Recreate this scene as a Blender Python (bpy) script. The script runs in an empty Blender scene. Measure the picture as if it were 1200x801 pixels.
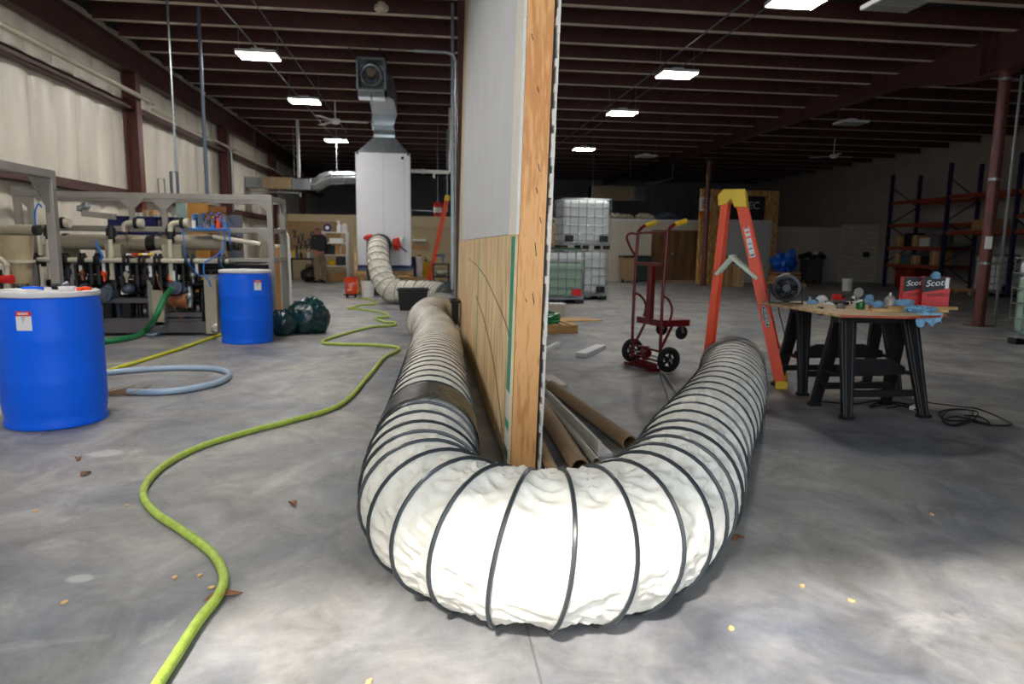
import bpy, math, random
from mathutils import Vector, Matrix, noise
random.seed(7)
PI = math.pi

# ---------------------------------------------------------------- camera
CAM_H, FPX, ROLL = 1.2, 800.0, 0.0125
PIT = math.atan(112.2 / FPX); YAW = math.radians(7.15)
_c, _s = math.cos(PIT), math.sin(PIT)
_cy, _sy = math.cos(YAW), math.sin(YAW)
_cr, _sr = math.cos(ROLL), math.sin(ROLL)
scene = bpy.context.scene
cam_data = bpy.data.cameras.new('camera'); cam = bpy.data.objects.new('camera', cam_data)
scene.collection.objects.link(cam)
rt = Vector((_cy, -_sy, 0)); up0 = Vector((_s*_sy, _s*_cy, _c)); fw0 = Vector((_c*_sy, _c*_cy, -_s))
ax = rt*_cr + up0*_sr; ay = -rt*_sr + up0*_cr; az = -fw0
M = Matrix((ax, ay, az)).transposed().to_4x4(); M.translation = Vector((0, 0, CAM_H))
cam.matrix_world = M
cam_data.sensor_width = 36; cam_data.lens = 36*FPX/1200; cam_data.clip_start = 0.05; cam_data.clip_end = 200
cam_data.dof.use_dof = True; cam_data.dof.focus_distance = 2.4; cam_data.dof.aperture_fstop = 4.0
scene.camera = cam

# ---------------------------------------------------------------- light and exposure
scene.view_settings.view_transform = 'Standard'; scene.view_settings.look = 'None'
scene.view_settings.gamma = 1; scene.view_settings.exposure = 0.52
scene.view_settings.use_curve_mapping = False
world = bpy.data.worlds.new('sky'); scene.world = world; world.use_nodes = True
wn = world.node_tree.nodes['Background']
wn.inputs[0].default_value = (0.80, 0.90, 1.0, 1); wn.inputs[1].default_value = 2.2
DOOR = (-2.1, 3.6, 0.0, 3.7, -0.9)       # x0 x1 z0 z1 y: the open loading door behind the camera
def portal():
    l = bpy.data.lights.new('door_portal', 'AREA'); l.shape = 'RECTANGLE'
    l.size = DOOR[1]-DOOR[0]; l.size_y = DOOR[3]-DOOR[2]; l.cycles.is_portal = True
    o = bpy.data.objects.new('door_portal', l); scene.collection.objects.link(o)
    o.location = ((DOOR[0]+DOOR[1])/2, DOOR[4], (DOOR[2]+DOOR[3])/2); o.rotation_euler = (PI/2, 0, 0)
portal()
SUN = bpy.data.lights.new('sun', 'SUN'); SUN.energy = 6.0; SUN.angle = math.radians(4); SUN.color = (1, .95, .88)
sun = bpy.data.objects.new('sun', SUN); scene.collection.objects.link(sun)
sun.rotation_euler = Vector((0.45, 1.0, -1.13)).to_track_quat('-Z', 'Y').to_euler()
LAMP_ON = 66.0

# ---------------------------------------------------------------- helpers
def ray(px, py):
    a = (px-600)/FPX; u = (400.5-py)/FPX
    a, u = a*_cr-u*_sr, a*_sr+u*_cr
    f = _c+u*_s
    return Vector((a*_cy+f*_sy, f*_cy-a*_sy, u*_c-_s))
def onz(px, py, Z=0.0):
    r = ray(px, py); t = (Z-CAM_H)/r.z; return Vector((r.x*t, r.y*t, Z))
def ony(px, py, Y):
    r = ray(px, py); t = Y/r.y; return Vector((r.x*t, Y, CAM_H+r.z*t))
def onx(px, py, X):
    r = ray(px, py); t = X/r.x; return Vector((X, r.y*t, CAM_H+r.z*t))

def lin(c):
    return tuple((v/255/12.92 if v/255 <= .04045 else ((v/255+.055)/1.055)**2.4) for v in c)
_m = {}
def mat(name, rgb, rough=.5, metal=0.0, var=.12, scale=6.0, bump=0.0, bscale=40.0, spec=.5, emit=None, trans=0.0, alpha=1.0):
    if name in _m: return _m[name]
    m = bpy.data.materials.new(name); m.use_nodes = True; nt = m.node_tree; N = nt.nodes; L = nt.links
    b = N['Principled BSDF']; c = lin(rgb)
    b.inputs['Roughness'].default_value = rough; b.inputs['Metallic'].default_value = metal
    b.inputs['Specular IOR Level'].default_value = spec
    b.inputs['Transmission Weight'].default_value = trans; b.inputs['Alpha'].default_value = alpha
    tc = N.new('ShaderNodeTexCoord'); nz = N.new('ShaderNodeTexNoise'); nz.inputs['Scale'].default_value = scale
    nz.inputs['Detail'].default_value = 5; L.new(tc.outputs['Object'], nz.inputs['Vector'])
    r = N.new('ShaderNodeValToRGB'); r.color_ramp.elements[0].position = .3; r.color_ramp.elements[1].position = .7
    r.color_ramp.elements[0].color = (*[v*(1-var) for v in c], 1); r.color_ramp.elements[1].color = (*[min(1, v*(1+var)) for v in c], 1)
    L.new(nz.outputs['Fac'], r.inputs['Fac']); L.new(r.outputs['Color'], b.inputs['Base Color'])
    if bump:
        n2 = N.new('ShaderNodeTexNoise'); n2.inputs['Scale'].default_value = bscale; n2.inputs['Detail'].default_value = 4
        L.new(tc.outputs['Object'], n2.inputs['Vector'])
        bp = N.new('ShaderNodeBump'); bp.inputs['Strength'].default_value = bump; bp.inputs['Distance'].default_value = .02
        L.new(n2.outputs['Fac'], bp.inputs['Height']); L.new(bp.outputs['Normal'], b.inputs['Normal'])
    if emit:
        b.inputs['Emission Color'].default_value = (*lin(emit[0]), 1); b.inputs['Emission Strength'].default_value = emit[1]
    _m[name] = m; return m
def node_mat(name, rough=.6, metal=0.0):
    m = bpy.data.materials.new(name); m.use_nodes = True; b = m.node_tree.nodes['Principled BSDF']
    b.inputs['Roughness'].default_value = rough; b.inputs['Metallic'].default_value = metal
    _m[name] = m
    return m, m.node_tree.nodes, m.node_tree.links, b

class MB:
    def __init__(s): s.v = []; s.f = []; s.mi = []
    def add(s, vs, fs, mi=0):
        o = len(s.v); s.v += [tuple(p) for p in vs]; s.f += [tuple(i+o for i in f) for f in fs]; s.mi += [mi]*len(fs); return s
    def hexa(s, p, mi=0):      # 8 points: bottom ring 0-3, top ring 4-7
        return s.add(p, [(3, 2, 1, 0), (4, 5, 6, 7), (0, 1, 5, 4), (1, 2, 6, 5), (2, 3, 7, 6), (3, 0, 4, 7)], mi)
    def box(s, c, d, mi=0, rot=None):
        x, y, z = d[0]/2, d[1]/2, d[2]/2
        p = [Vector(q) for q in ((-x, -y, -z), (x, -y, -z), (x, y, -z), (-x, y, -z), (-x, -y, z), (x, -y, z), (x, y, z), (-x, y, z))]
        if rot is not None: p = [rot @ q for q in p]
        c = Vector(c); return s.hexa([q+c for q in p], mi)
    def b2(s, a, b, mi=0):
        a, b = Vector(a), Vector(b); return s.box((a+b)/2, [abs(v) for v in (b-a)], mi)
    def beam(s, a, b, w, h, mi=0, upv=(0, 0, 1)):
        a, b = Vector(a), Vector(b); t = (b-a).normalized(); u = Vector(upv)
        if abs(t.dot(u)) > .97: u = Vector((0, 1, 0))
        n = t.cross(u).normalized(); u = n.cross(t)
        p = [a+n*i*w/2+u*j*h/2 for i, j in ((-1, -1), (1, -1), (1, 1), (-1, 1))] + [b+n*i*w/2+u*j*h/2 for i, j in ((-1, -1), (1, -1), (1, 1), (-1, 1))]
        return s.hexa(p, mi)
    def tube(s, pts, r, seg=10, mi=0, closed=False, caps=True):
        P = [Vector(p) for p in pts]; n = len(P); R = r if hasattr(r, '__len__') else [r]*n
        vs = []; nrm = None
        for i, p in enumerate(P):
            a = P[(i-1) % n] if (closed or i > 0) else P[i]; b = P[(i+1) % n] if (closed or i < n-1) else P[i]
            t = (b-a)
            if t.length < 1e-9: t = Vector((0, 0, 1))
            t.normalize()
            if nrm is None: nrm = t.orthogonal().normalized()
            nrm = (nrm-t*nrm.dot(t))
            if nrm.length < 1e-6: nrm = t.orthogonal()
            nrm.normalize(); bn = t.cross(nrm)
            vs += [p+(nrm*math.cos(2*PI*k/seg)+bn*math.sin(2*PI*k/seg))*R[i] for k in range(seg)]
        fs = []
        for i in range(n if closed else n-1):
            j = (i+1) % n
            for k in range(seg):
                k2 = (k+1) % seg; fs.append((i*seg+k, i*seg+k2, j*seg+k2, j*seg+k))
        if caps and not closed:
            fs += [tuple(range(seg-1, -1, -1)), tuple((n-1)*seg+k for k in range(seg))]
        return s.add(vs, fs, mi)
    def cyl(s, a, b, r, r2=None, seg=16, mi=0): return s.tube([a, b], [r, r if r2 is None else r2], seg, mi)
    def lathe(s, prof, c=(0, 0, 0), seg=40, mi=0, rot=None):
        c = Vector(c); vs = []
        for (r, z) in prof:
            for k in range(seg):
                p = Vector((r*math.cos(2*PI*k/seg), r*math.sin(2*PI*k/seg), z))
                vs.append(c+(rot @ p if rot is not None else p))
        fs = []
        for i in range(len(prof)-1):
            for k in range(seg):
                k2 = (k+1) % seg; fs.append((i*seg+k, i*seg+k2, (i+1)*seg+k2, (i+1)*seg+k))
        fs.append(tuple(range(seg-1, -1, -1))); fs.append(tuple((len(prof)-1)*seg+k for k in range(seg)))
        return s.add(vs, fs, mi)
    def ball(s, c, r, sc=(1, 1, 1), seg=14, mi=0, nz=0.0, fr=3.0):
        c = Vector(c); vs = [c+Vector((0, 0, -r*sc[2]))]; n = seg//2
        for i in range(1, n):
            t = -PI/2+PI*i/n
            for k in range(seg):
                d = Vector((math.cos(t)*math.cos(2*PI*k/seg), math.cos(t)*math.sin(2*PI*k/seg), math.sin(t)))
                q = r*(1+nz*noise.noise(d*fr+c*7)) if nz else r
                vs.append(c+Vector((d.x*sc[0], d.y*sc[1], d.z*sc[2]))*q)
        vs.append(c+Vector((0, 0, r*sc[2]))); fs = [(0, 1+(k+1) % seg, 1+k) for k in range(seg)]
        for i in range(n-2):
            for k in range(seg):
                a = 1+i*seg; fs.append((a+k, a+(k+1) % seg, a+seg+(k+1) % seg, a+seg+k))
        a = 1+(n-2)*seg; fs += [(a+k, a+(k+1) % seg, len(vs)-1) for k in range(seg)]
        return s.add(vs, fs, mi)
    def prism(s, out, ex, mi=0):     # outline of 3D points swept by the vector ex
        out = [Vector(p) for p in out]; ex = Vector(ex); n = len(out)
        fs = [tuple(range(n-1, -1, -1)), tuple(range(n, 2*n))]+[(i, (i+1) % n, n+(i+1) % n, n+i) for i in range(n)]
        return s.add(out+[p+ex for p in out], fs, mi)
    def build(s, name, mats, parent=None, world=False, smooth=False, bevel=0.0, flip=True):
        me = bpy.data.meshes.new(name); me.from_pydata(s.v, [], s.f)
        if not isinstance(mats, (list, tuple)): mats = [mats]
        for m in mats: me.materials.append(m)
        me.polygons.foreach_set('material_index', s.mi)
        import bmesh
        bm = bmesh.new(); bm.from_mesh(me); bmesh.ops.recalc_face_normals(bm, faces=bm.faces)
        bm.to_mesh(me); bm.free()
        if smooth:
            me.polygons.foreach_set('use_smooth', [True]*len(me.polygons))
            try: me.set_sharp_from_angle(angle=math.radians(38))
            except Exception: pass
        o = bpy.data.objects.new(name, me); scene.collection.objects.link(o)
        if bevel:
            b = o.modifiers.new('bevel', 'BEVEL'); b.width = bevel; b.segments = 2; b.limit_method = 'ANGLE'
        if parent is not None:
            o.parent = parent
            if world:
                o.matrix_parent_inverse = (Matrix.Translation(parent.location) @ parent.rotation_euler.to_matrix().to_4x4()).inverted()
        return o

def tag(o, label, cat, group=None, kind=None):
    if label: o['label'] = label
    if cat: o['category'] = cat
    if group: o['group'] = group
    if kind: o['kind'] = kind
    return o
def thing(name, label, cat, loc=(0, 0, 0), rz=0.0, group=None):
    o = bpy.data.objects.new(name, None); scene.collection.objects.link(o); o.empty_display_size = .1
    o.location = loc; o.rotation_euler = (0, 0, rz)
    return tag(o, label, cat, group)
def struct(o): o['kind'] = 'structure'; return o
def dup(root, loc, rz=0.0, label=None, group=None):
    r = root.copy(); scene.collection.objects.link(r); r.location = loc; r.rotation_euler = (0, 0, rz)
    if label: r['label'] = label
    if group: r['group'] = group
    for ch in list(root.children):
        k = ch.copy(); scene.collection.objects.link(k); k.parent = r
        for g in list(ch.children):
            h = g.copy(); scene.collection.objects.link(h); h.parent = k
    return r
def text(body, size, loc, R, m, parent, name='lettering', world=False, ext=.001, font_shear=0.0):
    cu = bpy.data.curves.new(name, 'FONT'); cu.body = body; cu.size = size; cu.extrude = ext
    cu.align_x = 'CENTER'; cu.align_y = 'CENTER'; cu.shear = font_shear; cu.materials.append(m)
    tmp = bpy.data.objects.new('tmp', cu); scene.collection.objects.link(tmp)
    bpy.context.view_layer.update()
    me = bpy.data.meshes.new_from_object(tmp.evaluated_get(bpy.context.evaluated_depsgraph_get()))
    bpy.data.objects.remove(tmp); bpy.data.curves.remove(cu)
    if not me.materials: me.materials.append(m)
    o = bpy.data.objects.new(name, me); scene.collection.objects.link(o); o.parent = parent
    if world:
        o.matrix_parent_inverse = (Matrix.Translation(parent.location) @ parent.rotation_euler.to_matrix().to_4x4()).inverted()
    mw = R.to_4x4(); mw.translation = Vector(loc); o.matrix_basis = mw
    return o
def frame_mat(x, y):
    x = Vector(x).normalized(); y = Vector(y); y = (y-x*x.dot(y)).normalized(); z = x.cross(y)
    return Matrix((x, y, z)).transposed()
def spline(P, n=10):
    P = [Vector(p) for p in P]; Q = [P[0]*2-P[1]]+P+[P[-1]*2-P[-2]]; out = []
    for i in range(1, len(Q)-2):
        a, b, c, d = Q[i-1:i+3]
        for k in range(n):
            t = k/n; out.append(.5*((2*b)+(c-a)*t+(2*a-5*b+4*c-d)*t*t+(3*b-a-3*c+d)*t**3))
    out.append(P[-1]); return out
def resample(C, ds):
    out = [C[0].copy()]; acc = 0
    for a, b in zip(C, C[1:]):
        l = (b-a).length; t = ds-acc
        while t <= l:
            out.append(a.lerp(b, t/l)); t += ds
        acc = l-(t-ds)
    if (out[-1]-C[-1]).length > ds*.3: out.append(C[-1].copy())
    return out

# ---------------------------------------------------------------- materials
def concrete():
    m, N, L, b = node_mat('concrete', .55)
    tc = N.new('ShaderNodeTexCoord')
    def nz(scale, detail=6, dist=0.0, vec=None):
        n = N.new('ShaderNodeTexNoise'); n.inputs['Scale'].default_value = scale; n.inputs['Detail'].default_value = detail
        n.inputs['Distortion'].default_value = dist; n.inputs['Roughness'].default_value = .62
        L.new(vec or tc.outputs['Object'], n.inputs['Vector']); return n
    def ramp(src, p0, c0, p1, c1):
        r = N.new('ShaderNodeValToRGB'); e = r.color_ramp.elements
        e[0].position = p0; e[0].color = (*c0, 1); e[1].position = p1; e[1].color = (*c1, 1); L.new(src, r.inputs['Fac']); return r.outputs['Color']
    def mix(f, a, c, mode='MIX'):
        x = N.new('ShaderNodeMix'); x.data_type = 'RGBA'; x.blend_type = mode
        if isinstance(f, float): x.inputs[0].default_value = f
        else: L.new(f, x.inputs[0])
        L.new(a, x.inputs[6]); L.new(c, x.inputs[7]); return x.outputs[2]
    mp = N.new('ShaderNodeMapping'); mp.inputs['Scale'].default_value = (1, .8, 1); mp.inputs['Rotation'].default_value = (0, 0, .5)
    L.new(tc.outputs['Object'], mp.inputs['Vector'])
    base = ramp(nz(.9, 8, .6).outputs['Fac'], .3, lin((102, 107, 120)), .7, lin((168, 163, 154)))
    det = ramp(nz(3.2, 9, .8, mp.outputs['Vector']).outputs['Fac'], .34, (.58,)*3, .68, (1.16,)*3)
    c1 = mix(1.0, base, det, 'MULTIPLY')
    fine = ramp(nz(26, 6).outputs['Fac'], .3, (.9,)*3, .7, (1.06,)*3)
    c2 = mix(1.0, c1, fine, 'MULTIPLY')
    # pale scuffs
    sc = ramp(nz(1.6, 10, 1.4, mp.outputs['Vector']).outputs['Fac'], .6, (0, 0, 0), .72, (1, 1, 1))
    pale = N.new('ShaderNodeRGB'); pale.outputs[0].default_value = (*lin((190, 186, 180)), 1)
    sm = N.new('ShaderNodeMath'); sm.operation = 'MULTIPLY'; sm.inputs[1].default_value = .5; L.new(sc, sm.inputs[0])
    c3 = mix(sm.outputs[0], c2, pale.outputs[0])
    # saw-cut joints
    sep = N.new('ShaderNodeSeparateXYZ'); L.new(tc.outputs['Object'], sep.inputs[0])
    tot = None
    for axis, at, w in (('X', .31, .004), ('X', 5.6, .005), ('X', -4.6, .004), ('Y', 10.7, .035), ('Y', 4.75, .006), ('Y', 16.8, .01), ('X', 11, .006)):
        a = N.new('ShaderNodeMath'); a.operation = 'SUBTRACT'; a.inputs[1].default_value = at; L.new(sep.outputs[axis], a.inputs[0])
        k = N.new('ShaderNodeMath'); k.operation = 'ABSOLUTE'; L.new(a.outputs[0], k.inputs[0])
        q = N.new('ShaderNodeMath'); q.operation = 'LESS_THAN'; q.inputs[1].default_value = w; L.new(k.outputs[0], q.inputs[0])
        if tot is None: tot = q.outputs[0]
        else:
            z = N.new('ShaderNodeMath'); z.operation = 'MAXIMUM'; L.new(tot, z.inputs[0]); L.new(q.outputs[0], z.inputs[1]); tot = z.outputs[0]
    jt = N.new('ShaderNodeMath'); jt.operation = 'MULTIPLY'; jt.inputs[1].default_value = .5; L.new(tot, jt.inputs[0])
    dk = N.new('ShaderNodeRGB'); dk.outputs[0].default_value = (.06, .06, .062, 1)
    c4 = mix(jt.outputs[0], c3, dk.outputs[0])
    # two dried pale splashes in front of the near drum
    nzs = nz(9, 6)
    for (sx_, sy_), rx_, ry_ in (((-1.83, 4.03), .10, .075), ((-1.24, 2.48), .05, .035), ((-.10, 3.2), .05, .03)):
        mp3 = N.new('ShaderNodeMapping'); mp3.inputs['Location'].default_value = (-sx_/rx_, -sy_/ry_, 0); mp3.inputs['Scale'].default_value = (1/rx_, 1/ry_, 0)
        L.new(tc.outputs['Object'], mp3.inputs['Vector'])
        ln = N.new('ShaderNodeVectorMath'); ln.operation = 'LENGTH'; L.new(mp3.outputs['Vector'], ln.inputs[0])
        ad = N.new('ShaderNodeMath'); ad.operation = 'ADD'; L.new(ln.outputs['Value'], ad.inputs[0]); L.new(nzs.outputs['Fac'], ad.inputs[1])
        mr = N.new('ShaderNodeMapRange'); mr.inputs[1].default_value = 1.2; mr.inputs[2].default_value = 1.6; mr.inputs[3].default_value = .5; mr.inputs[4].default_value = 0.0
        L.new(ad.outputs[0], mr.inputs[0]); pc_ = N.new('ShaderNodeRGB'); pc_.outputs[0].default_value = (*lin((205, 203, 200)), 1)
        c4 = mix(mr.outputs[0], c4, pc_.outputs[0])
    L.new(c4, b.inputs['Base Color'])
    rr = N.new('ShaderNodeMapRange'); rr.inputs[3].default_value = .38; rr.inputs[4].default_value = .66
    L.new(nz(2.0, 7, .5).outputs['Fac'], rr.inputs[0]); L.new(rr.outputs[0], b.inputs['Roughness'])
    bp = N.new('ShaderNodeBump'); bp.inputs['Strength'].default_value = .12; bp.inputs['Distance'].default_value = .01
    L.new(nz(14, 8).outputs['Fac'], bp.inputs['Height']); L.new(bp.outputs['Normal'], b.inputs['Normal'])
    return m
def wood(name, c0, c1, scale=1.0, axis='Z', rough=.6, ring=9.0, knots=True):
    m, N, L, b = node_mat(name, rough)
    tc = N.new('ShaderNodeTexCoord'); mp = N.new('ShaderNodeMapping')
    s = {'X': (.12, 1, 1), 'Y': (1, .12, 1), 'Z': (1, 1, .12)}[axis]; mp.inputs['Scale'].default_value = [v*scale for v in s]
    L.new(tc.outputs['Object'], mp.inputs['Vector'])
    nz = N.new('ShaderNodeTexNoise'); nz.inputs['Scale'].default_value = 5; nz.inputs['Detail'].default_value = 3; nz.inputs['Distortion'].default_value = .6
    L.new(mp.outputs['Vector'], nz.inputs['Vector'])
    w = N.new('ShaderNodeTexWave'); w.wave_type = 'RINGS'; w.inputs['Scale'].default_value = ring; w.inputs['Distortion'].default_value = 6
    w.inputs['Detail'].default_value = 3; w.inputs['Detail Scale'].default_value = 1.6; L.new(mp.outputs['Vector'], w.inputs['Vector'])
    mx = N.new('ShaderNodeMix'); mx.data_type = 'FLOAT'; mx.inputs[0].default_value = .55
    L.new(nz.outputs['Fac'], mx.inputs[2]); L.new(w.outputs['Fac'], mx.inputs[3])
    r = N.new('ShaderNodeValToRGB'); r.color_ramp.elements[0].position = .15; r.color_ramp.elements[1].position = .7
    r.color_ramp.elements[0].color = (*lin(c0), 1); r.color_ramp.elements[1].color = (*lin(c1), 1)
    L.new(mx.outputs[0], r.inputs['Fac']); out = r.outputs['Color']
    if knots:
        vo = N.new('ShaderNodeTexVoronoi'); vo.inputs['Scale'].default_value = 3.2
        mp2 = N.new('ShaderNodeMapping'); mp2.inputs['Scale'].default_value = (1.4, 1.4, .8); L.new(tc.outputs['Object'], mp2.inputs['Vector'])
        L.new(mp2.outputs['Vector'], vo.inputs['Vector'])
        k = N.new('ShaderNodeValToRGB'); k.color_ramp.elements[0].position = .05; k.color_ramp.elements[1].position = .12
        k.color_ramp.elements[0].color = (.45, .3, .2, 1); k.color_ramp.elements[1].color = (1, 1, 1, 1)
        L.new(vo.outputs['Distance'], k.inputs['Fac'])
        x = N.new('ShaderNodeMix'); x.data_type = 'RGBA'; x.blend_type = 'MULTIPLY'; x.inputs[0].default_value = 1
        L.new(out, x.inputs[6]); L.new(k.outputs['Color'], x.inputs[7]); out = x.outputs[2]
    L.new(out, b.inputs['Base Color']); return m
def osb(name, c0, c1):
    m, N, L, b = node_mat(name, .75)
    tc = N.new('ShaderNodeTexCoord'); vo = N.new('ShaderNodeTexVoronoi'); vo.inputs['Scale'].default_value = 16
    mp = N.new('ShaderNodeMapping'); mp.inputs['Scale'].default_value = (1, 1, .35); L.new(tc.outputs['Object'], mp.inputs['Vector'])
    L.new(mp.outputs['Vector'], vo.inputs['Vector'])
    nz = N.new('ShaderNodeTexNoise'); nz.inputs['Scale'].default_value = 18; L.new(tc.outputs['Object'], nz.inputs['Vector'])
    mx = N.new('ShaderNodeMix'); mx.data_type = 'RGBA'; mx.inputs[0].default_value = .5
    L.new(vo.outputs['Color'], mx.inputs[6]); L.new(nz.outputs['Fac'], mx.inputs[7])
    bw = N.new('ShaderNodeRGBToBW'); L.new(mx.outputs[2], bw.inputs[0])
    r = N.new('ShaderNodeValToRGB'); r.color_ramp.elements[0].position = .25; r.color_ramp.elements[1].position = .7
    r.color_ramp.elements[0].color = (*lin(c0), 1); r.color_ramp.elements[1].color = (*lin(c1), 1)
    L.new(bw.outputs[0], r.inputs['Fac']); L.new(r.outputs['Color'], b.inputs['Base Color']); return m
def plywood_wall():
    m, N, L, b = node_mat('plywood_sheathing', .6)
    tc = N.new('ShaderNodeTexCoord'); mp = N.new('ShaderNodeMapping'); mp.inputs['Scale'].default_value = (1, 1, .16)
    L.new(tc.outputs['Object'], mp.inputs['Vector'])
    nz = N.new('ShaderNodeTexNoise'); nz.inputs['Scale'].default_value = 9; nz.inputs['Detail'].default_value = 6; nz.inputs['Distortion'].default_value = 1.2
    L.new(mp.outputs['Vector'], nz.inputs['Vector'])
    r = N.new('ShaderNodeValToRGB'); e = r.color_ramp.elements
    e[0].position = .3; e[0].color = (*lin((180, 144, 98)), 1); e[1].position = .6; e[1].color = (*lin((226, 204, 162)), 1)
    x = e.new(.47); x.color = (*lin((206, 176, 130)), 1)
    L.new(nz.outputs['Fac'], r.inputs['Fac']); L.new(r.outputs['Color'], b.inputs['Base Color']); return m
def insulation():
    m, N, L, b = node_mat('vinyl_insulation', .33)
    tc = N.new('ShaderNodeTexCoord'); mp = N.new('ShaderNodeMapping'); mp.inputs['Scale'].default_value = (1, 2.2, .5)
    L.new(tc.outputs['Object'], mp.inputs['Vector'])
    nz = N.new('ShaderNodeTexNoise'); nz.inputs['Scale'].default_value = 1.4; nz.inputs['Detail'].default_value = 6
    L.new(mp.outputs['Vector'], nz.inputs['Vector'])
    r = N.new('ShaderNodeValToRGB'); e = r.color_ramp.elements
    e[0].position = .25; e[0].color = (*lin((206, 198, 184)), 1); e[1].position = .75; e[1].color = (*lin((232, 225, 210)), 1)
    L.new(nz.outputs['Fac'], r.inputs['Fac']); L.new(r.outputs['Color'], b.inputs['Base Color'])
    bp = N.new('ShaderNodeBump'); bp.inputs['Strength'].default_value = .35; bp.inputs['Distance'].default_value = .05
    L.new(nz.outputs['Fac'], bp.inputs['Height']); L.new(bp.outputs['Normal'], b.inputs['Normal']); return m
M_floor = concrete(); M_stud = wood('pine_stud', (204, 136, 74), (232, 172, 108), 2.2, 'Z', .55, 12.0)
M_ply = plywood_wall(); M_insul = insulation(); M_osb = osb('strand_board', (140, 98, 52), (214, 170, 104))
M_gyp = mat('drywall_grey', (196, 199, 202), .7, var=.04, scale=2.5, bump=.05)
M_gypw = mat('drywall_white', (222, 218, 208), .8, var=.05, scale=20, bump=.3, bscale=90)
M_cream = mat('cream_paint', (196, 182, 150), .7, var=.03, scale=3)
M_iron = mat('oxide_red_steel', (80, 48, 44), .5, var=.22, scale=2.5, spec=.4)
M_iron2 = mat('oxide_column', (98, 52, 46), .42, var=.15, scale=4)
M_flange = mat('purlin_flange', (196, 184, 168), .55, var=.15, scale=3)
M_deck = mat('roof_deck', (34, 26, 27), .8, var=.25, scale=3)
M_dark = mat('dark_metal_panel', (92, 88, 92), .6, var=.15, scale=1.5)
M_block = mat('block_wall', (176, 166, 156), .8, var=.10, scale=2)
M_fab = mat('hose_fabric', (212, 208, 197), .5, var=.05, scale=9, bump=.3, bscale=26)
M_wire = mat('hose_wire', (42, 48, 52), .3, var=.1)
M_tape = mat('black_tape', (22, 22, 24), .22, var=.2, scale=30, bump=.5, bscale=60)
M_clear = mat('clear_wrap', (180, 180, 176), .18, var=.1, scale=20, bump=.5, bscale=50)
M_blue = mat('drum_blue', (0, 98, 238), .45, spec=.25, var=.06, scale=2, bump=.05, bscale=8)
M_lid = mat('lid_white', (206, 204, 206), .45, var=.05, scale=8)
M_white = mat('white_plastic', (226, 226, 224), .45, var=.03)
M_red = mat('red_print', (204, 30, 34), .5, var=.05)
M_black = mat('black_plastic', (20, 20, 22), .42, var=.2, scale=10)
M_rub = mat('rubber', (18, 18, 20), .75, var=.2, scale=12)
M_alu = mat('aluminium_frame', (150, 146, 140), .42, .55, var=.08, scale=5)
M_galv = mat('galvanised', (150, 156, 160), .34, .8, var=.14, scale=9)
M_bright = mat('shiny_duct', (196, 204, 208), .18, .9, var=.08, scale=8)
M_pvc = mat('pvc_beige', (186, 180, 160), .4, var=.05)
M_ves = mat('vessel_grey', (152, 144, 126), .4, var=.06)
M_plate = mat('beige_plate', (168, 160, 138), .5, var=.05)
M_cart = mat('cart_red', (104, 16, 22), .35, var=.12, scale=8)
M_yel = mat('grip_yellow', (230, 190, 20), .45, var=.06)
M_lad = mat('ladder_orange', (238, 74, 14), .45, var=.07, scale=6)
M_lime = mat('lime_hose', (170, 194, 78), .5, var=.16, scale=26, bump=.3, bscale=120)
M_yhose = mat('yellow_hose', (190, 190, 40), .5, var=.12, scale=20)
M_ghose = mat('green_hose', (34, 122, 72), .3, var=.1, scale=10)
M_whose = mat('pale_blue_hose', (160, 180, 200), .3, var=.08)
M_bhose = mat('blue_tubing', (24, 110, 200), .35, var=.08)
M_brown = mat('cardboard', (176, 132, 86), .8, var=.08)
M_tubeb = mat('kraft_tube', (150, 122, 90), .75, var=.06, scale=5)
M_pallet = wood('pallet_wood', (170, 128, 78), (210, 172, 118), 2.0, 'X', .75, 4.0, False)
M_door = wood('door_veneer', (84, 56, 34), (118, 84, 52), .8, 'Z', .6, 3.0, False)
M_bag = mat('green_bag', (16, 50, 54), .14, var=.25, scale=6, bump=1.0, bscale=9)
M_peg = mat('pegboard', (150, 122, 84), .8, var=.06)
M_rackb = mat('rack_blue', (24, 32, 66), .5, var=.1)
M_racko = mat('rack_orange', (140, 56, 34), .5, var=.1)
M_orange = mat('bucket_orange', (238, 72, 16), .4, var=.04)
M_navy = mat('bin_navy', (18, 30, 92), .5, var=.08)
M_shirt = mat('shirt_grey', (52, 54, 60), .85, var=.1)
M_khaki = mat('trouser_khaki', (140, 122, 98), .85, var=.08)
M_skin = mat('skin', (188, 128, 104), .55, var=.05)
M_rag = mat('blue_towel', (132, 182, 214), .85, var=.1, scale=18, bump=.5, bscale=60)
M_glass = mat('clear_plastic', (200, 200, 196), .12, var=.03, trans=.6)
M_liq = mat('tote_green', (140, 168, 150), .35, var=.05, scale=2)
M_totew = mat('tote_white', (206, 212, 212), .4, var=.04, scale=2)
M_lamp = mat('lamp_panel', (255, 255, 255), .4, emit=((255, 251, 245), LAMP_ON))
M_lens = mat('unlit_lens', (150, 152, 150), .4, var=.03)
M_copper = mat('copper_pump', (150, 96, 66), .4, .5, var=.15)
M_teal = mat('teal_tape', (20, 150, 122), .4, var=.06)
M_pump = mat('pump_blue_grey', (90, 100, 116), .4, .3, var=.1)
M_paper = mat('paper', (228, 228, 224), .7, var=.03)
M_ink = mat('ink', (26, 28, 34), .6)
M_leaf = mat('dry_leaf', (140, 92, 60), .8, var=.2, scale=30)
M_chip = mat('wood_chip', (226, 180, 120), .8, var=.15, scale=30)
# ================================================================ the building shell
XL, XR, YB, ROOF = -5.2, 17.0, 35.0, 4.53
struct(MB().b2((XL-.3, -6, -.2), (XR+.3, YB+.3, 0)).build('floor', M_floor))
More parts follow.
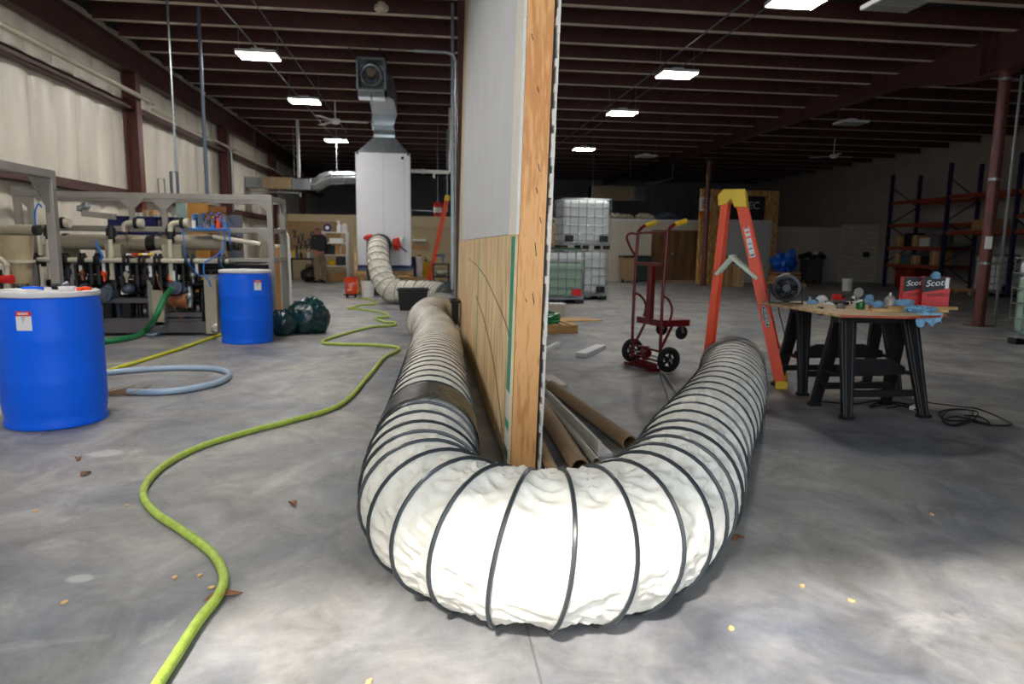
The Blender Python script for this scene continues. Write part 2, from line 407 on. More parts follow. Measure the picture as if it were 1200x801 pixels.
# roof: deck with every purlin and its pale lower flange
deck = struct(MB().b2((XL-.3, DOOR[4]-.2, ROOF+.22), (XR+.3, YB+.3, ROOF+.3)).build('ceiling', M_deck))
for y in [.3, 1.3, 2.3, 3.3, 4.2, 5.1, 6.0, 7.0, 7.95, 8.9, 9.85, 10.65, 11.6, 12.5, 13.35, 14.45, 15.75, 17.0, 18.35, 19.7, 21.0, 22.3, 23.6, 24.9, 26.2, 27.5, 28.8, 30.1, 31.4, 32.7, 34.0]:
    for x0, x1 in ((XL+.2, 8.9), (9.1, XR-.1)):
        m = MB().b2((x0, y-.004, ROOF+.004), (x1, y+.004, ROOF+.22)).b2((x0, y-.07, ROOF+.212), (x1, y, ROOF+.22))
        p = m.build('purlin', M_iron, deck)
        MB().b2((x0, y, ROOF), (x1, y+.11, ROOF+.006)).build('flange', M_flange, p)
# left wall: vinyl-faced insulation with billowing bays between the seams
def quilt(name, X, y0, y1, z0, z1, m, seam=.62, depth=.07):
    vs = []; fs = []; ny = int((y1-y0)/.04); nz = 26
    for i in range(ny+1):
        y = y0+(y1-y0)*i/ny; f = ((y-y0) % seam)/seam
        for j in range(nz+1):
            z = z0+(z1-z0)*j/nz
            d = depth*abs(math.sin(PI*f))**.5 + .022*noise.noise(Vector((y*1.2, z*.7, 3)))
            vs.append((X+d, y, z))
    for i in range(ny):
        for j in range(nz):
            a = i*(nz+1)+j; fs.append((a, a+nz+1, a+nz+2, a+1))
    return MB().add(vs, fs).build(name, m, smooth=True)
wl = struct(quilt('wall_left', XL-.1, DOOR[4], YB, 0, ROOF+.25, M_insul))
struct(MB().b2((XL-.4, -1.1, 0), (XL-.28, YB, ROOF+.3)).build('wall_left_sheet', M_dark))
for z in (2.0, 3.52):
    MB().b2((XL-.02, DOOR[4], z-.07), (XL+.14, YB, z-.055)).b2((XL+.13, DOOR[4], z-.07), (XL+.14, YB, z+.0)).b2((XL-.02, DOOR[4], z-.062), (XL, YB, z+.1)).build('wall_girt', M_iron, wl)
r = MB().b2((XL+.06, DOOR[4], 4.1), (XL+.075, YB, ROOF-.01)).b2((XL, DOOR[4], 4.08), (XL+.16, YB, 4.1)).b2((XL, DOOR[4], ROOF-.03), (XL+.16, YB, ROOF-.01)).build('rafter', M_iron, wl)
for y in (2.2, 7.6, 13.1, 18.6, 24.1, 29.6):
    MB().b2((XL, y-.1, 0), (XL+.02, y+.1, 4.1)).b2((XL+.2, y-.1, 0), (XL+.22, y+.1, 4.1)).b2((XL+.02, y-.006, 0), (XL+.2, y+.006, 4.1)).build('wall_post', M_iron2, wl)
# right and back walls, the header round the loading door
wr = struct(MB().b2((XR, DOOR[4], 0), (XR+.2, YB, ROOF+.25)).build('wall_right', M_block))
m = MB().b2((XL-.4, YB, 0), (XR+.3, YB+.2, ROOF+.3))
for i in range(70): m.b2((XL+.3*i, YB-.04, 0), (XL+.3*i+.09, YB, ROOF))
struct(m.build('wall_back', mat('back_panel', (150, 144, 150), .6, var=.15, scale=1.5)))
m = MB().b2((XL-.4, DOOR[4]-.15, 0), (DOOR[0], DOOR[4], ROOF+.3)).b2((DOOR[1], DOOR[4]-.15, 0), (XR+.3, DOOR[4], ROOF+.3)).b2((DOOR[0], DOOR[4]-.15, DOOR[3]), (DOOR[1], DOOR[4], ROOF+.3))
struct(m.build('wall_front', M_insul))
# ---------------------------------------------------------------- the stud partition in the middle
PX, PY0, PY1 = .44, 3.55, 9.9
lean = .024
def lx(z): return lean*z
core = MB()
core.hexa([(PX+.012, PY0+.05, 0), (PX+.14, PY0+.05, 0), (PX+.14, PY1, 0), (PX+.012, PY1, 0)] + [(PX+.012+lx(ROOF), PY0+.05, ROOF), (PX+.14+lx(ROOF), PY0+.05, ROOF), (PX+.14+lx(ROOF), PY1, ROOF), (PX+.012+lx(ROOF), PY1, ROOF)])
part = struct(core.build('wall_partition', M_gypw))
def slab(x0, x1, y0, y1, z0, z1, name, m, parent=part, out=None):
    p = [(x0+lx(z0), y0, z0), (x1+lx(z0), y0, z0), (x1+lx(z0), y1, z0), (x0+lx(z0), y1, z0), (x0+lx(z1), y0, z1), (x1+lx(z1), y0, z1), (x1+lx(z1), y1, z1), (x0+lx(z1), y1, z1)]
    return MB().hexa(p).build(name, m, parent)
def ragged(x0, x1, yf, z0, z1, name, m, step=.05, amp=.006, inner=False):
    # a board end with a torn edge towards the camera
    n = int((z1-z0)/step); out = MB()
    for i in range(n):
        a, b = z0+(z1-z0)*i/n, z0+(z1-z0)*(i+1)/n
        d = amp*noise.noise(Vector((0, 5.1, a*4)))+amp*.8*random.uniform(-1, 1)
        e = amp*random.uniform(-1, 1) if inner else 0
        out.hexa([(x0+e+lx(a), yf+d, a), (x1+lx(a), yf+d, a), (x1+lx(a), yf+.3, a), (x0+e+lx(a), yf+.3, a), (x0+e+lx(b), yf+d, b), (x1+lx(b), yf+d, b), (x1+lx(b), yf+.3, b), (x0+e+lx(b), yf+.3, b)])
    return out.build(name, m, part)
slab(PX+.006, PX+.141, PY0, PY0+.04, 0, ROOF-.02, 'end_stud', M_stud)
# left face: sheathing up to 1.25 m, painted drywall above it
slab(PX-.012, PX+.004, PY0+.008, PY1, 0.012, 1.262, 'plywood_panel', M_ply)
slab(PX-.012, PX+.004, PY0+.006, 9.1, 1.266, ROOF-.01, 'drywall_panel', M_gyp)
slab(PX-.0125, PX+.0035, 9.1, PY1, 1.266, ROOF-.01, 'drywall_panel', M_cream)
ragged(PX-.013, PX+.004, PY0-.004, 1.262, ROOF-.02, 'torn_board_edge', M_gypw)
# teal seam tape with pale worn patches
m = MB()
for i in range(24):
    a, b = i*1.25/24, (i+1)*1.25/24
    m.hexa([(PX-.0145+lx(a), PY0+.012, a), (PX-.012+lx(a), PY0+.012, a), (PX-.012+lx(a), PY0+.15, a), (PX-.0145+lx(a), PY0+.15, a), (PX-.0145+lx(b), PY0+.012, b), (PX-.012+lx(b), PY0+.012, b), (PX-.012+lx(b), PY0+.15, b), (PX-.0145+lx(b), PY0+.15, b)], 1 if i in (0, 2, 3, 5, 6, 7) else 0)
m.build('seam_tape', [M_teal, M_white], part)
slab(PX-.0143, PX-.012, 6.0, 6.04, .02, 1.25, 'panel_joint', M_teal)
# right face: drywall with a torn paper edge
ragged(PX+.157, PX+.172, PY0-.012, 0, ROOF-.02, 'torn_board_edge', M_gypw, .04, .007, True)
slab(PX+.157, PX+.170, PY0+.2, PY1, 0, ROOF-.01, 'drywall_panel', M_gypw)
slab(PX+.143, PX+.156, PY0+.03, PY1, 0, ROOF-.01, 'gap_shade_strip', M_black)  # black strip painted as the shade in the gap behind the drywall
# staples and pencil marks on the stud, cracks drawn across the sheathing
m = MB()
for z, dx, l in ((2.0, .07, .03), (1.62, .09, .04), (1.5, .085, .03), (1.22, .09, .07), (.96, .088, .06), (.93, .05, .02), (1.35, .11, .03), (2.25, .03, .03)):
    m.beam((PX+dx+lx(z), PY0-.002, z), (PX+dx+lx(z)+.008, PY0-.002, z-l), .0035, .003, upv=(0, 1, 0))
m.build('staple', M_ink, part)
pts = [(PX-.016+lx(z), y, z) for y, z in ((3.64, .72), (3.9, .78), (4.6, .88), (5.4, .97), (6.4, 1.03), (7.6, 1.06))]
MB().tube(spline(pts, 6), .002, 5).build('pencil_line', M_ink, part)
pts = [(PX-.016+lx(z), y, z) for y, z in ((3.75, .12), (4.4, .42), (5.2, .62), (6.2, .75))]
MB().tube(spline(pts, 6), .002, 5).build('pencil_line', M_ink, part)
MB().b2((PX-.09, 10.06, .56), (PX-.05, 10.12, ROOF)).build('jamb_channel', M_galv, part)
# conduit and steel door jamb at the far end
MB().b2((PX+.0, 9.905, 0), (PX+.16, 9.98, ROOF-.01)).build('end_post', M_iron, part)
tag(MB().tube([(PX-.02, 10.02, 0.0), (PX-.02, 10.02, 3.75), (PX-.06, 10.02, 3.83), (PX-.16, 10.02, 3.86), (PX-.6, 10.02, 3.86)], .022, 8).build('conduit', M_galv), 'grey steel conduit running up the far end of the partition then turning left', 'pipe')

# ---------------------------------------------------------------- steel columns and the big beam on the right
BX = 9.0
b = MB().prism([(BX-.006, 3.0, 4.3), (BX-.006, 9.2, 4.22), (BX-.006, 10.0, 4.0), (BX-.006, 10.9, 4.0), (BX-.006, 12.6, 4.3), (BX-.006, YB, 4.38), (BX-.006, YB, 4.74), (BX-.006, 3.0, 4.74)], (.012, 0, 0))
for (y0, z0), (y1, z1) in zip([(3.0, 4.3), (9.2, 4.22), (10.0, 4.0), (10.9, 4.0), (12.6, 4.3)], [(9.2, 4.22), (10.0, 4.0), (10.9, 4.0), (12.6, 4.3), (YB, 4.38)]):
    b.beam((BX, y0, z0), (BX, y1, z1), .22, .016)
b.b2((BX-.11, 3, 4.725), (BX+.11, YB, 4.74))
for y in (10.35, 10.55, 13.0, 16.0): b.b2((BX-.1, y-.006, 4.02 if y < 11 else 4.33), (BX+.1, y+.006, 4.72))
beam = b.build('roof_beam', M_iron, deck)
def column(x, y, r, name, label, parts=True):
    t = thing(name, label, 'column', (x, y, 0))
    MB().cyl((0, 0, 0.012), (0, 0, 4.0), r, seg=24).build('shaft', M_iron2, t, smooth=True)
    MB().b2((-.16, -.16, 0), (.16, .16, .014)).build('base_plate', M_iron2, t)
    MB().b2((-.14, -.14, 3.97), (.14, .14, 4.0)).build('cap_plate', M_iron2, t)
    return t
cpos = onz(1147, 377); cpos = (9.0, cpos.y*9.0/cpos.x, 0)
t = column(cpos[0], cpos[1], .085, 'steel_column', 'red oxide round steel column carrying the roof beam, paper notice taped to it')
R3 = frame_mat((.64, -.77, 0), (0, 0, 1))
MB().box((-.055, -.085, 1.35), (.1, .004, .2), rot=Matrix.Rotation(-.5, 3, 'Z')).build('paper_notice', M_paper, t)
for z in (3.88, 2.35, 1.02):
    MB().cyl((0, 0, z-.02), (0, 0, z+.02), .092, seg=24).b2((0, -.02, z-.018), (.32, .02, z+.0)).build('pipe_strap', M_galv, t)
t = column(8.95, 21.4, .085, 'steel_column', 'slim dark red steel column beside the strand board booth')
# grey conduit standing next to the column
cx, cy = cpos[0]+.27, cpos[1]-.02
tag(MB().tube([(cx, cy, 0.0), (cx, cy, 3.95)], .024, 10).build('conduit', M_galv), 'grey upright conduit beside the red oxide column', 'pipe')
t = thing('post', 'short grey steel post on a foot plate right of the round red column', 'post', (cx+.12, cy-.3, 0))
MB().b2((-.03, -.03, .01), (.03, .03, 1.25)).build('upright', M_galv, t); MB().b2((-.12, -.08, 0), (.12, .08, .01)).build('foot_plate', M_galv, t)

# ---------------------------------------------------------------- pipes along the left wall and hanging pipes
tag(MB().tube([(XL+.3, DOOR[4]+.1, 3.68), (XL+.3, 13.4, 3.68)], .04, 12).cyl((XL+.3, 13.3, 3.68), (XL+.3, 13.5, 3.68), .055).build('wall_pipe', M_pvc, smooth=True), 'long beige pipe running high along the insulated wall', 'pipe')
tag(MB().tube([(XL+.26, 13.6, 3.58), (XL+.26, YB-.3, 3.58)], .03, 10).build('wall_pipe', M_pvc, smooth=True), 'thinner pale pipe continuing past the second wall post', 'pipe')
def drop(px, py0, py1, Y, r, label, m=M_galv, name='drop_pipe'):
    a = ony(px, py0, Y); 
    return tag(MB().cyl((a.x, Y, ony(px, py1, Y).z), (a.x, Y, ROOF+.21), r, seg=8).build(name, m, smooth=True), label, 'pipe')
drop(201, 95, 215, 10.3, .016, 'thin grey hanging rod above the filtration skid', name='hanging_rod')
drop(238, 125, 232, 11.0, .028, 'dark grey electrical drop pipe ending at the filtration skid', M_pump)
drop(349, 160, 208, 20, .045, 'white pipe dropping from the roof to the suspended duct', M_white)
tag(MB().tube([(XL+.25, 18.7, 2.0), (XL+.25, 18.7, 3.5), (XL+.28, 18.9, 3.56)], .03, 8).build('conduit', M_galv), 'grey conduit on the left wall past the last visible post', 'pipe')
# strut brackets standing on the frame
for (xa, xb, ya, yb, Y) in ((185, 194, 209, 235, 9.9), (200, 209, 201, 234, 9.7)):
    a, b_ = ony(xa, ya, Y), ony(xb, yb, Y)
    tag(MB().tube([(a.x, Y, b_.z), (a.x, Y, a.z), (b_.x, Y, a.z), (b_.x, Y, b_.z)], .012 if xa < 200 else .022, 6).build('pipe_bracket', M_galv if xa < 200 else M_pump), 'small inverted U of thin steel standing above the skid frame' if xa < 200 else 'heavier inverted U bracket standing on the skid top rail', 'bracket')

# ---------------------------------------------------------------- lamps
def lamp(x, y, z=4.15, on=True, label='', name='ceiling_light'):
    t = thing(name, label, 'light', (x, y, z), 0, 'high bay lights' if on else 'unlit high bay lights')
    MB().b2((-.31, -.235, .0), (.31, .235, .05)).b2((-.1, -.08, .05), (.1, .08, .11)).build('housing', M_white, t, bevel=.006)
    for k in (-1, 1):
        MB().b2((-.295, k*.115-.1, -.008), (.295, k*.115+.1, -.001)).build('lamp_panel', M_lamp if on else M_lens, t)
    MB().beam((-.3, 0, .05), (-.3, 0, ROOF-z+.2), .006, .006).beam((.3, 0, .05), (.3, 0, ROOF-z+.2), .006, .006).build('hanger', M_galv, t)
    return t
for px, py, lab in ((303, 66, 'glowing rectangular high bay light nearest the left insulated wall, first of its row'), (357, 119, 'glowing high bay light in the middle of the left row'), (394, 165, 'glowing high bay light beyond the exhaust fan duct, last of the left row'),
                    (935, 2, 'glowing high bay light cut by the top of the frame'), (793, 88, 'glowing high bay light second of the right row'), (729, 133, 'glowing high bay light third of the right row'), (684, 175, 'smallest glowing high bay light at the end of the right row')):
    p = onz(px, py, 4.15); t = lamp(p.x, p.y, label=lab)
    if px in (793,): pass
for px, py, lab in ((997, 145, 'unlit high bay light beyond the roof beam'), (757, 184, 'unlit light in the dark beyond the round column'), ):
    p = onz(px, py, 4.1)
    lamp(p.x, min(p.y, 30), 4.1, False, lab)
p = onz(1050, 6, 4.1); lamp(p.x, p.y, 4.1, False, 'large unlit light fixture at the top edge near the roof beam')
for y, lab in ((8.3, 'added glowing high bay light above the duct hose side of the skid, out of frame'), (4.8, 'added glowing high bay light over the near drum, out of frame'), (1.4, 'added glowing high bay light just inside the loading door, out of frame')):
    lamp(-2.6, y, 4.15, label=lab)  # unseen lamps added along the left row to brighten the left wall
for x, y0, y1, nm in ((-2.75, 2.0, 21, 'left lamp row'), (4.1, 2.0, 22, 'right lamp row')):
    tag(MB().tube([(x, y0, 4.36), (x, y1, 4.36)], .012, 6).tube([(x+.45, y0, 4.42), (x+.45, y1, 4.42)], .009, 6).build('conduit', M_pump), 'pair of thin dark conduits running above the '+nm, 'pipe')
t = thing('smoke_detector', 'small round beige detector under the roof near the exhaust fan', 'detector', tuple(onz(447, 10, 4.45)))
MB().lathe([(.0, .04), (.09, .04), (.1, .02), (.1, -.02), (.06, -.05), (0, -.055)], seg=20).build('housing', M_pvc, t, smooth=True); MB().cyl((0, 0, .04), (0, 0, .08), .05).build('base', M_pvc, t)
t = thing('ceiling_fan', 'white ceiling fan hanging beyond the left row of lights', 'fan', tuple(onz(393, 142, 4.05)))
MB().cyl((0, 0, 0), (0, 0, .45), .015).build('rod', M_white, t); MB().lathe([(0, .06), (.1, .05), (.12, 0), (.08, -.06), (0, -.07)]).build('motor', M_white, t, smooth=True)
for k in range(3):
    a = .1+k*2*PI/3; d = Vector((math.cos(a), math.sin(a), 0)); MB().beam(d*.1, d*.75, .13, .008).build('blade', M_white, t)
t = thing('ceiling_fan', 'grey ceiling fan hanging in the dark above the pallet racking', 'fan', tuple(onz(977, 183, 4.0)))
MB().cyl((0, 0, 0), (0, 0, .5), .015).build('rod', M_white, t); MB().lathe([(0, .06), (.1, .05), (.12, 0), (.08, -.06), (0, -.07)]).build('motor', M_white, t, smooth=True)
for k in range(3):
    a = .2+k*2*PI/3; d = Vector((math.cos(a), math.sin(a), 0)); MB().beam(d*.1, d*.7, .13, .008).build('blade', M_white, t)
# ================================================================ the big white duct hose round the partition end
def hose(name, label, path, R, pitch, ds_fn, parent_loc, wire_r=.0072, sag=.022, wr=.017, fmat=M_fab, squash=None, nang=72, taper=True):
    t = thing(name, label, 'hose', parent_loc)
    C = spline(path, 16)
    # arc length table
    S = [0]
    for a, b in zip(C, C[1:]): S.append(S[-1]+(b-a).length)
    def at(s):
        s = min(max(s, 0), S[-1]-1e-6); lo, hi = 0, len(S)-1
        while hi-lo > 1:
            mid = (lo+hi)//2
            if S[mid] <= s: lo = mid
            else: hi = mid
        return C[lo].lerp(C[hi], (s-S[lo])/(S[hi]-S[lo]+1e-9))
    def tan(s): return (at(s+.03)-at(s-.03)).normalized()
    # frames by parallel transport
    ss = [0.0]
    while ss[-1] < S[-1]: ss.append(ss[-1]+ds_fn(at(ss[-1])))
    ss[-1] = S[-1]
    # turns function by integrating 1/pitch
    turns = [0.0]
    for a, b in zip(ss, ss[1:]): turns.append(turns[-1]+(b-a)/pitch(at((a+b)/2)))
    nrm = None; fr = []
    for s in ss:
        T = tan(s)
        if nrm is None:
            nrm = T.cross(Vector((0, 0, 1)))
            if nrm.length < .1: nrm = Vector((1, 0, 0))
        nrm = (nrm-T*nrm.dot(T)).normalized(); fr.append((at(s), T, nrm.copy(), T.cross(nrm)))
    vs = []; fs = []
    for i, s in enumerate(ss):
        p, T, n, b = fr[i]
        T0 = fr[max(0, i-4)][1]; T1 = fr[min(len(ss)-1, i+4)][1]; curv = (T1-T0)
        cv = curv.length/(ss[min(len(ss)-1, i+4)]-ss[max(0, i-4)]+1e-6)
        cd = curv.normalized() if curv.length > 1e-5 else Vector((0, 0, 0))
        for k in range(nang):
            a = 2*PI*k/nang; d = n*math.cos(a)+b*math.sin(a)
            f = (turns[i]+a/(2*PI)) % 1.0
            bell = math.sin(PI*f)**.75
            inner = max(0, d.dot(cd))*min(1, cv*R*1.2)
            q = p+d*R
            rg = lambda v: (1-2.6*abs(noise.noise(v)))
            ti = math.floor(turns[i]+a/(2*PI))*3.7
            w = wr*(.8+1.5*inner)*math.sin(PI*f)**.7*(.55*rg(Vector((a*2.6+f*1.1, ti, 1.7+f*.8)))+.5*rg(Vector((a*5.2-f*1.7, ti+9, 5.2+f*1.2)))+.3*noise.noise(Vector((a*11, ti, f*3)))-.35)
            sg = sag*(1-1.5*inner)
            tp = 1.0 if not taper else (max(.3, min(1.0, 1.0-(p.y-2.8)/3.0)) if p.x > .9 else max(.18, min(1.0, 1.0-(p.y-3.0)/4.2)))
            r = R-(sg*bell-w*1.5)*tp
            if squash: r *= squash(p, d)
            vs.append(p+d*r)
    for i in range(len(ss)-1):
        for k in range(nang):
            k2 = (k+1) % nang; fs.append((i*nang+k, i*nang+k2, (i+1)*nang+k2, (i+1)*nang+k))
    MB().add(vs, fs).build('fabric', fmat, t, world=True, smooth=True)
    # helix: for every turn count integer minus a/2pi
    W = []; WR = []; nt = int(turns[-1]*40); j = 0
    for q in range(nt+1):
        u = q/40.0; a = -2*PI*u  # turns + a/2pi integer
        want = u
        while j < len(turns)-2 and turns[j+1] < want: j += 1
        f = (want-turns[j])/(turns[j+1]-turns[j]+1e-9)
        p = fr[j][0].lerp(fr[j+1][0], f); n = fr[j][2].lerp(fr[j+1][2], f); b = fr[j][3].lerp(fr[j+1][3], f)
        d = (n*math.cos(a)+b*math.sin(a)).normalized(); tp = (max(.4, min(1.0, 1.0-(p.y-2.5)/3.6)) if p.x > .9 else max(.32, min(1.0, 1.0-(p.y-2.8)/4.5))) if taper else 1.0
        rr = R+wire_r*tp*.35-(1-tp)*.0035
        W.append(p+d*rr); WR.append(wire_r*tp)
    MB().tube(W, WR, 6).build('wire_helix', M_wire, t, world=True, smooth=True)
    t['_S'] = S[-1]
    return t, at, tan, S[-1]
HR = .243
hz = HR+.012
path = [(2.44, 5.16, hz), (2.07, 4.4, hz), (1.65, 3.65, hz), (1.25, 2.98, hz), (.97, 2.47, hz), (.69, 2.13, hz), (.42, 2.02, hz), (.19, 2.10, hz), (.015, 2.36, hz), (-.02, 2.75, hz), (0.0, 3.3, hz), (.03, 4.2, hz), (.06, 5.4, hz), (.09, 6.8, hz), (.06, 7.7, hz), (-.01, 8.5, hz), (.04, 9.1, hz+.02), (.13, 9.7, hz)]
def pit(p):
    if p.y < 2.6: return .128
    if p.x > .9: return .18 if p.y < 4.2 else .15
    return .165 if p.y < 4.4 else (.135 if p.y < 6.5 else .09)
def dsf(p): return .008 if p.y < 3.2 else (.016 if p.y < 5.5 else .022)
h1, at1, tan1, L1 = hose('duct_hose', 'huge white fabric duct hose with black wire spiral, bent in a U round the partition', path, HR, pit, dsf, (.42, 2.02, 0), nang=180)
# black tape band joining two lengths
def band(at, tan, s0, s1, R, name, m, parent, n=10, wav=.004, seg=48):
    P = [at(s0+(s1-s0)*i/n) for i in range(n+1)]
    vs = []; nrm = Vector((0, 0, 1))
    for i, p in enumerate(P):
        T = tan(s0+(s1-s0)*i/n); a_ = (nrm-T*nrm.dot(T)).normalized(); b_ = T.cross(a_)
        for k in range(seg):
            a = 2*PI*k/seg; r = R+wav*noise.noise(Vector((a*4, i*.7, 2)))
            vs.append(p+(a_*math.cos(a)+b_*math.sin(a))*r)
    fs = [(i*seg+k, i*seg+(k+1) % seg, (i+1)*seg+(k+1) % seg, (i+1)*seg+k) for i in range(n) for k in range(seg)]
    o = MB().add(vs, fs).build(name, m, parent, world=True, smooth=True); return o
# find arc position on left leg where y = 3.25
s = 0
while not (at1(s).x < .2 and at1(s).y > 3.12): s += .01
band(at1, tan1, s, s+.34, HR+.008, 'tape_band', M_tape, h1)
band(at1, tan1, .03, .22, HR+.006, 'clear_wrap', M_clear, h1)
band(at1, tan1, 0, .05, HR+.012, 'end_clamp', M_wire, h1)
# second length: across the back to the white cabinet
path2 = [(.14, 9.75, hz), (.28, 10.6, hz), (.42, 11.8, hz), (.38, 13.0, hz), (.1, 13.75, hz), (-.3, 14.0, hz), (-.68, 14.2, hz+.0), (-.9, 14.45, hz+.22), (-1.0, 14.75, .8), (-1.05, 15.2, 1.08), (-1.08, 15.8, 1.18), (-1.09, 16.9, 1.2)]
h2, at2, tan2, L2 = hose('duct_hose', 'white fabric duct hose rising into the front of the tall white cabinet', path2, HR, lambda p: .12 if p.y < 13 else .19, lambda p: .022, (.2, 9.75, 0), wire_r=.006, nang=64, sag=.03, wr=.03, taper=False)
band(at2, tan2, -.1, .35, HR+.012, 'clear_wrap', M_clear, h2)
s = L2-1.4
band(at2, tan2, L2-.12, L2-.04, HR+.03, 'inlet_collar', M_black, h2)
MB().ball((-.72, 16.9, 1.22), .11, (.8, .5, 1.3), nz=.7, seg=18).build('red_strap', mat('strap_red', (196, 44, 24), .6), h2, world=True, smooth=True)
MB().ball((-1.36, 16.92, 1.36), .10, (1.3, .5, .7), nz=.7, seg=18).build('red_strap', mat('strap_red', (196, 44, 24)), h2, world=True, smooth=True)
MB().ball((-.6, 16.9, 1.33), .09, (.6, .5, 1.2), nz=.6, seg=16).build('plastic_film', M_white, h2, world=True, smooth=True)
MB().beam((-.62, 16.9, 1.15), (-.48, 16.88, 1.03), .03, .03).build('valve_stub', M_black, h2, world=True)

# ================================================================ blue drums
def drum(name, label, c, rz):
    t = thing(name, label, 'drum', c, rz)
    r = .302
    pr = [(.0, 0.004), (.27, .004), (.285, .0), (.297, .006), (.299, .03), (.288, .055), (.296, .09), (r, .16), (r, .285), (r+.0025, .30), (r, .315), (r, .56), (r+.003, .575), (r, .59), (r, .74), (.298, .79), (.287, .825), (.284, .84), (.0, .84)]
    MB().lathe(pr, seg=72).build('body', M_blue, t, smooth=True)
    MB().lathe([(.0, .842), (.292, .842), (.300, .848), (.302, .862), (.297, .876), (.28, .880), (.268, .872), (.0, .872)], seg=72).build('lid', M_lid, t, smooth=True)
    # hazard label: white with a red heading, on the curved side
    def patch(a0, a1, z0, z1, m, rr, nm, par):
        vs = []; n = 8
        for i in range(n+1):
            a = a0+(a1-a0)*i/n
            for z in (z0, z1):
                for q in (rr, rr+.0015): vs.append((math.cos(a)*q, math.sin(a)*q, z))
        fs = []
        for i in range(n):
            b = i*4; fs += [(b+1, b+5, b+7, b+3), (b, b+2, b+6, b+4), (b, b+4, b+5, b+1), (b+2, b+3, b+7, b+6)]
        fs += [(0, 1, 3, 2), (n*4, n*4+2, n*4+3, n*4+1)]
        return MB().add(vs, fs).build(nm, m, par)
    lb = patch(-.145, .145, .645, .735, M_white, r+.001, 'label', t)
    patch(-.145, .145, .735, .765, M_red, r+.001, 'label_heading', lb)
    for k in range(3): patch(-.04+.01*k, .04-.02*k, .725-.014*k, .729-.014*k, M_ink, r+.0028, 'label_print', lb)
    for k in range(6): patch(-.10+.034*k, -.08+.034*k, .743, .758, M_white, r+.0028, 'heading_print', lb)
    return t
d1c = (-2.475, 4.83, 0); d2c = (-2.19, 8.66, 0)
a1 = math.atan2(-d1c[1], -d1c[0]); a2 = math.atan2(-d2c[1], -d2c[0])
drum('blue_drum', 'large bright blue plastic drum at the left edge with clutter on its white lid', d1c, a1-.46)
drum('blue_drum', 'blue plastic drum with white lid standing by the end of the filtration skid', d2c, a2+.46)
# clutter on the near lid
lidz = .872
def onlid(px, py): return onz(px, py, lidz+.008)
p = Vector((d1c[0]-.10, d1c[1]+.02, lidz))
t = thing('blue_block', 'bright blue plastic block lying on the near drum lid', 'block', tuple(p)); MB().b2((-.055, -.03, 0), (.055, .03, .026)).build('body', M_blue, t, bevel=.004)
tag(MB().prism([(d1c[0]-.26, d1c[1]-.06, lidz+.001), (d1c[0]-.05, d1c[1]-.16, lidz+.001), (d1c[0]+.0, d1c[1]-.06, lidz+.001), (d1c[0]-.2, d1c[1]+.06, lidz+.001)], (0, 0, .012)).build('plastic_bag', M_white), 'crumpled clear white plastic film on the near drum lid', 'plastic')
t = thing('pipe_fitting', 'small black and chrome pipe fitting on the near drum lid', 'fitting', (d1c[0]+.02, d1c[1]+.14, lidz))
MB().cyl((-.06, 0, .022), (.05, .02, .022), .022).build('body', M_black, t, smooth=True); MB().cyl((0, 0, .02), (.03, .02, .05), .013).build('nipple', M_galv, t, smooth=True)
t = thing('plastic_dish', 'shallow white plastic dish near the rim of the drum lid', 'dish', (d1c[0]+.13, d1c[1]-.02, lidz))
MB().lathe([(0, 0), (.042, 0), (.052, .03), (.048, .03), (.04, .006), (0, .006)], seg=24).build('bowl', M_white, t, smooth=True)
t = thing('ball_valve', 'orange red valve piece at the right rim of the near drum lid', 'valve', (d1c[0]+.215, d1c[1]+.01, lidz))
MB().beam((-.035, 0, .012), (.05, .0, .016), .03, .022).beam((0, -.03, .012), (.01, .03, .02), .02, .02).build('handle', M_lad, t)

# ================================================================ hoses on the floor
def floorhose(px, r, m, name, label, seg=10, n=10, zfun=None, pre=None, post=None):
    P = [onz(x, y, r) for x, y in px]
    if pre: P = [Vector(q) for q in pre]+P
    if post: P = P+[Vector(q) for q in post]
    return tag(MB().tube(spline(P, n), r, seg).build(name, m, smooth=True), label, 'hose')
fl = onz
floorhose([(140, 885), (163, 840), (185, 801), (205, 770), (232, 728), (256, 697), (262, 672), (246, 645), (212, 620), (182, 600), (168, 580), (176, 560), (200, 540), (240, 521), (300, 503), (340, 493), (400, 473), (432, 440), (450, 419), (464, 412), (466, 407), (440, 404), (405, 403), (382, 402), (379, 399), (400, 392), (435, 383), (460, 381), (463, 378), (450, 377), (440, 372), (455, 371), (448, 366), (420, 362), (408, 361), (425, 357), (440, 356), (436, 352), (421, 349)], .0175, M_lime, 'air_hose', 'lime green hose snaking from the near floor edge towards the buckets', seg=12)
floorhose([(90, 447), (128, 434), (170, 421), (215, 407), (262, 391), (300, 384)], .02, M_yhose, 'air_hose', 'straight yellow green hose passing behind both blue drums')
floorhose([(100, 440), (150, 434), (200, 431), (240, 431), (262, 434), (268, 440), (255, 448), (225, 455), (190, 459), (150, 459)], .026, M_whose, 'water_hose', 'pale blue hose lying in an open loop behind the near drum')
p0 = ony(202, 337, 9.0)
P = [onz(60, 408, .035), onz(110, 402, .035), onz(150, 396, .035), onz(170, 388, .06)]+[ony(183, 370, 8.9), ony(192, 350, 9.0), p0]
tag(MB().tube(spline(P, 10), .036, 14).build('suction_hose', M_ghose, smooth=True), 'thick green hose curving up from the floor to the skid pump', 'hose')
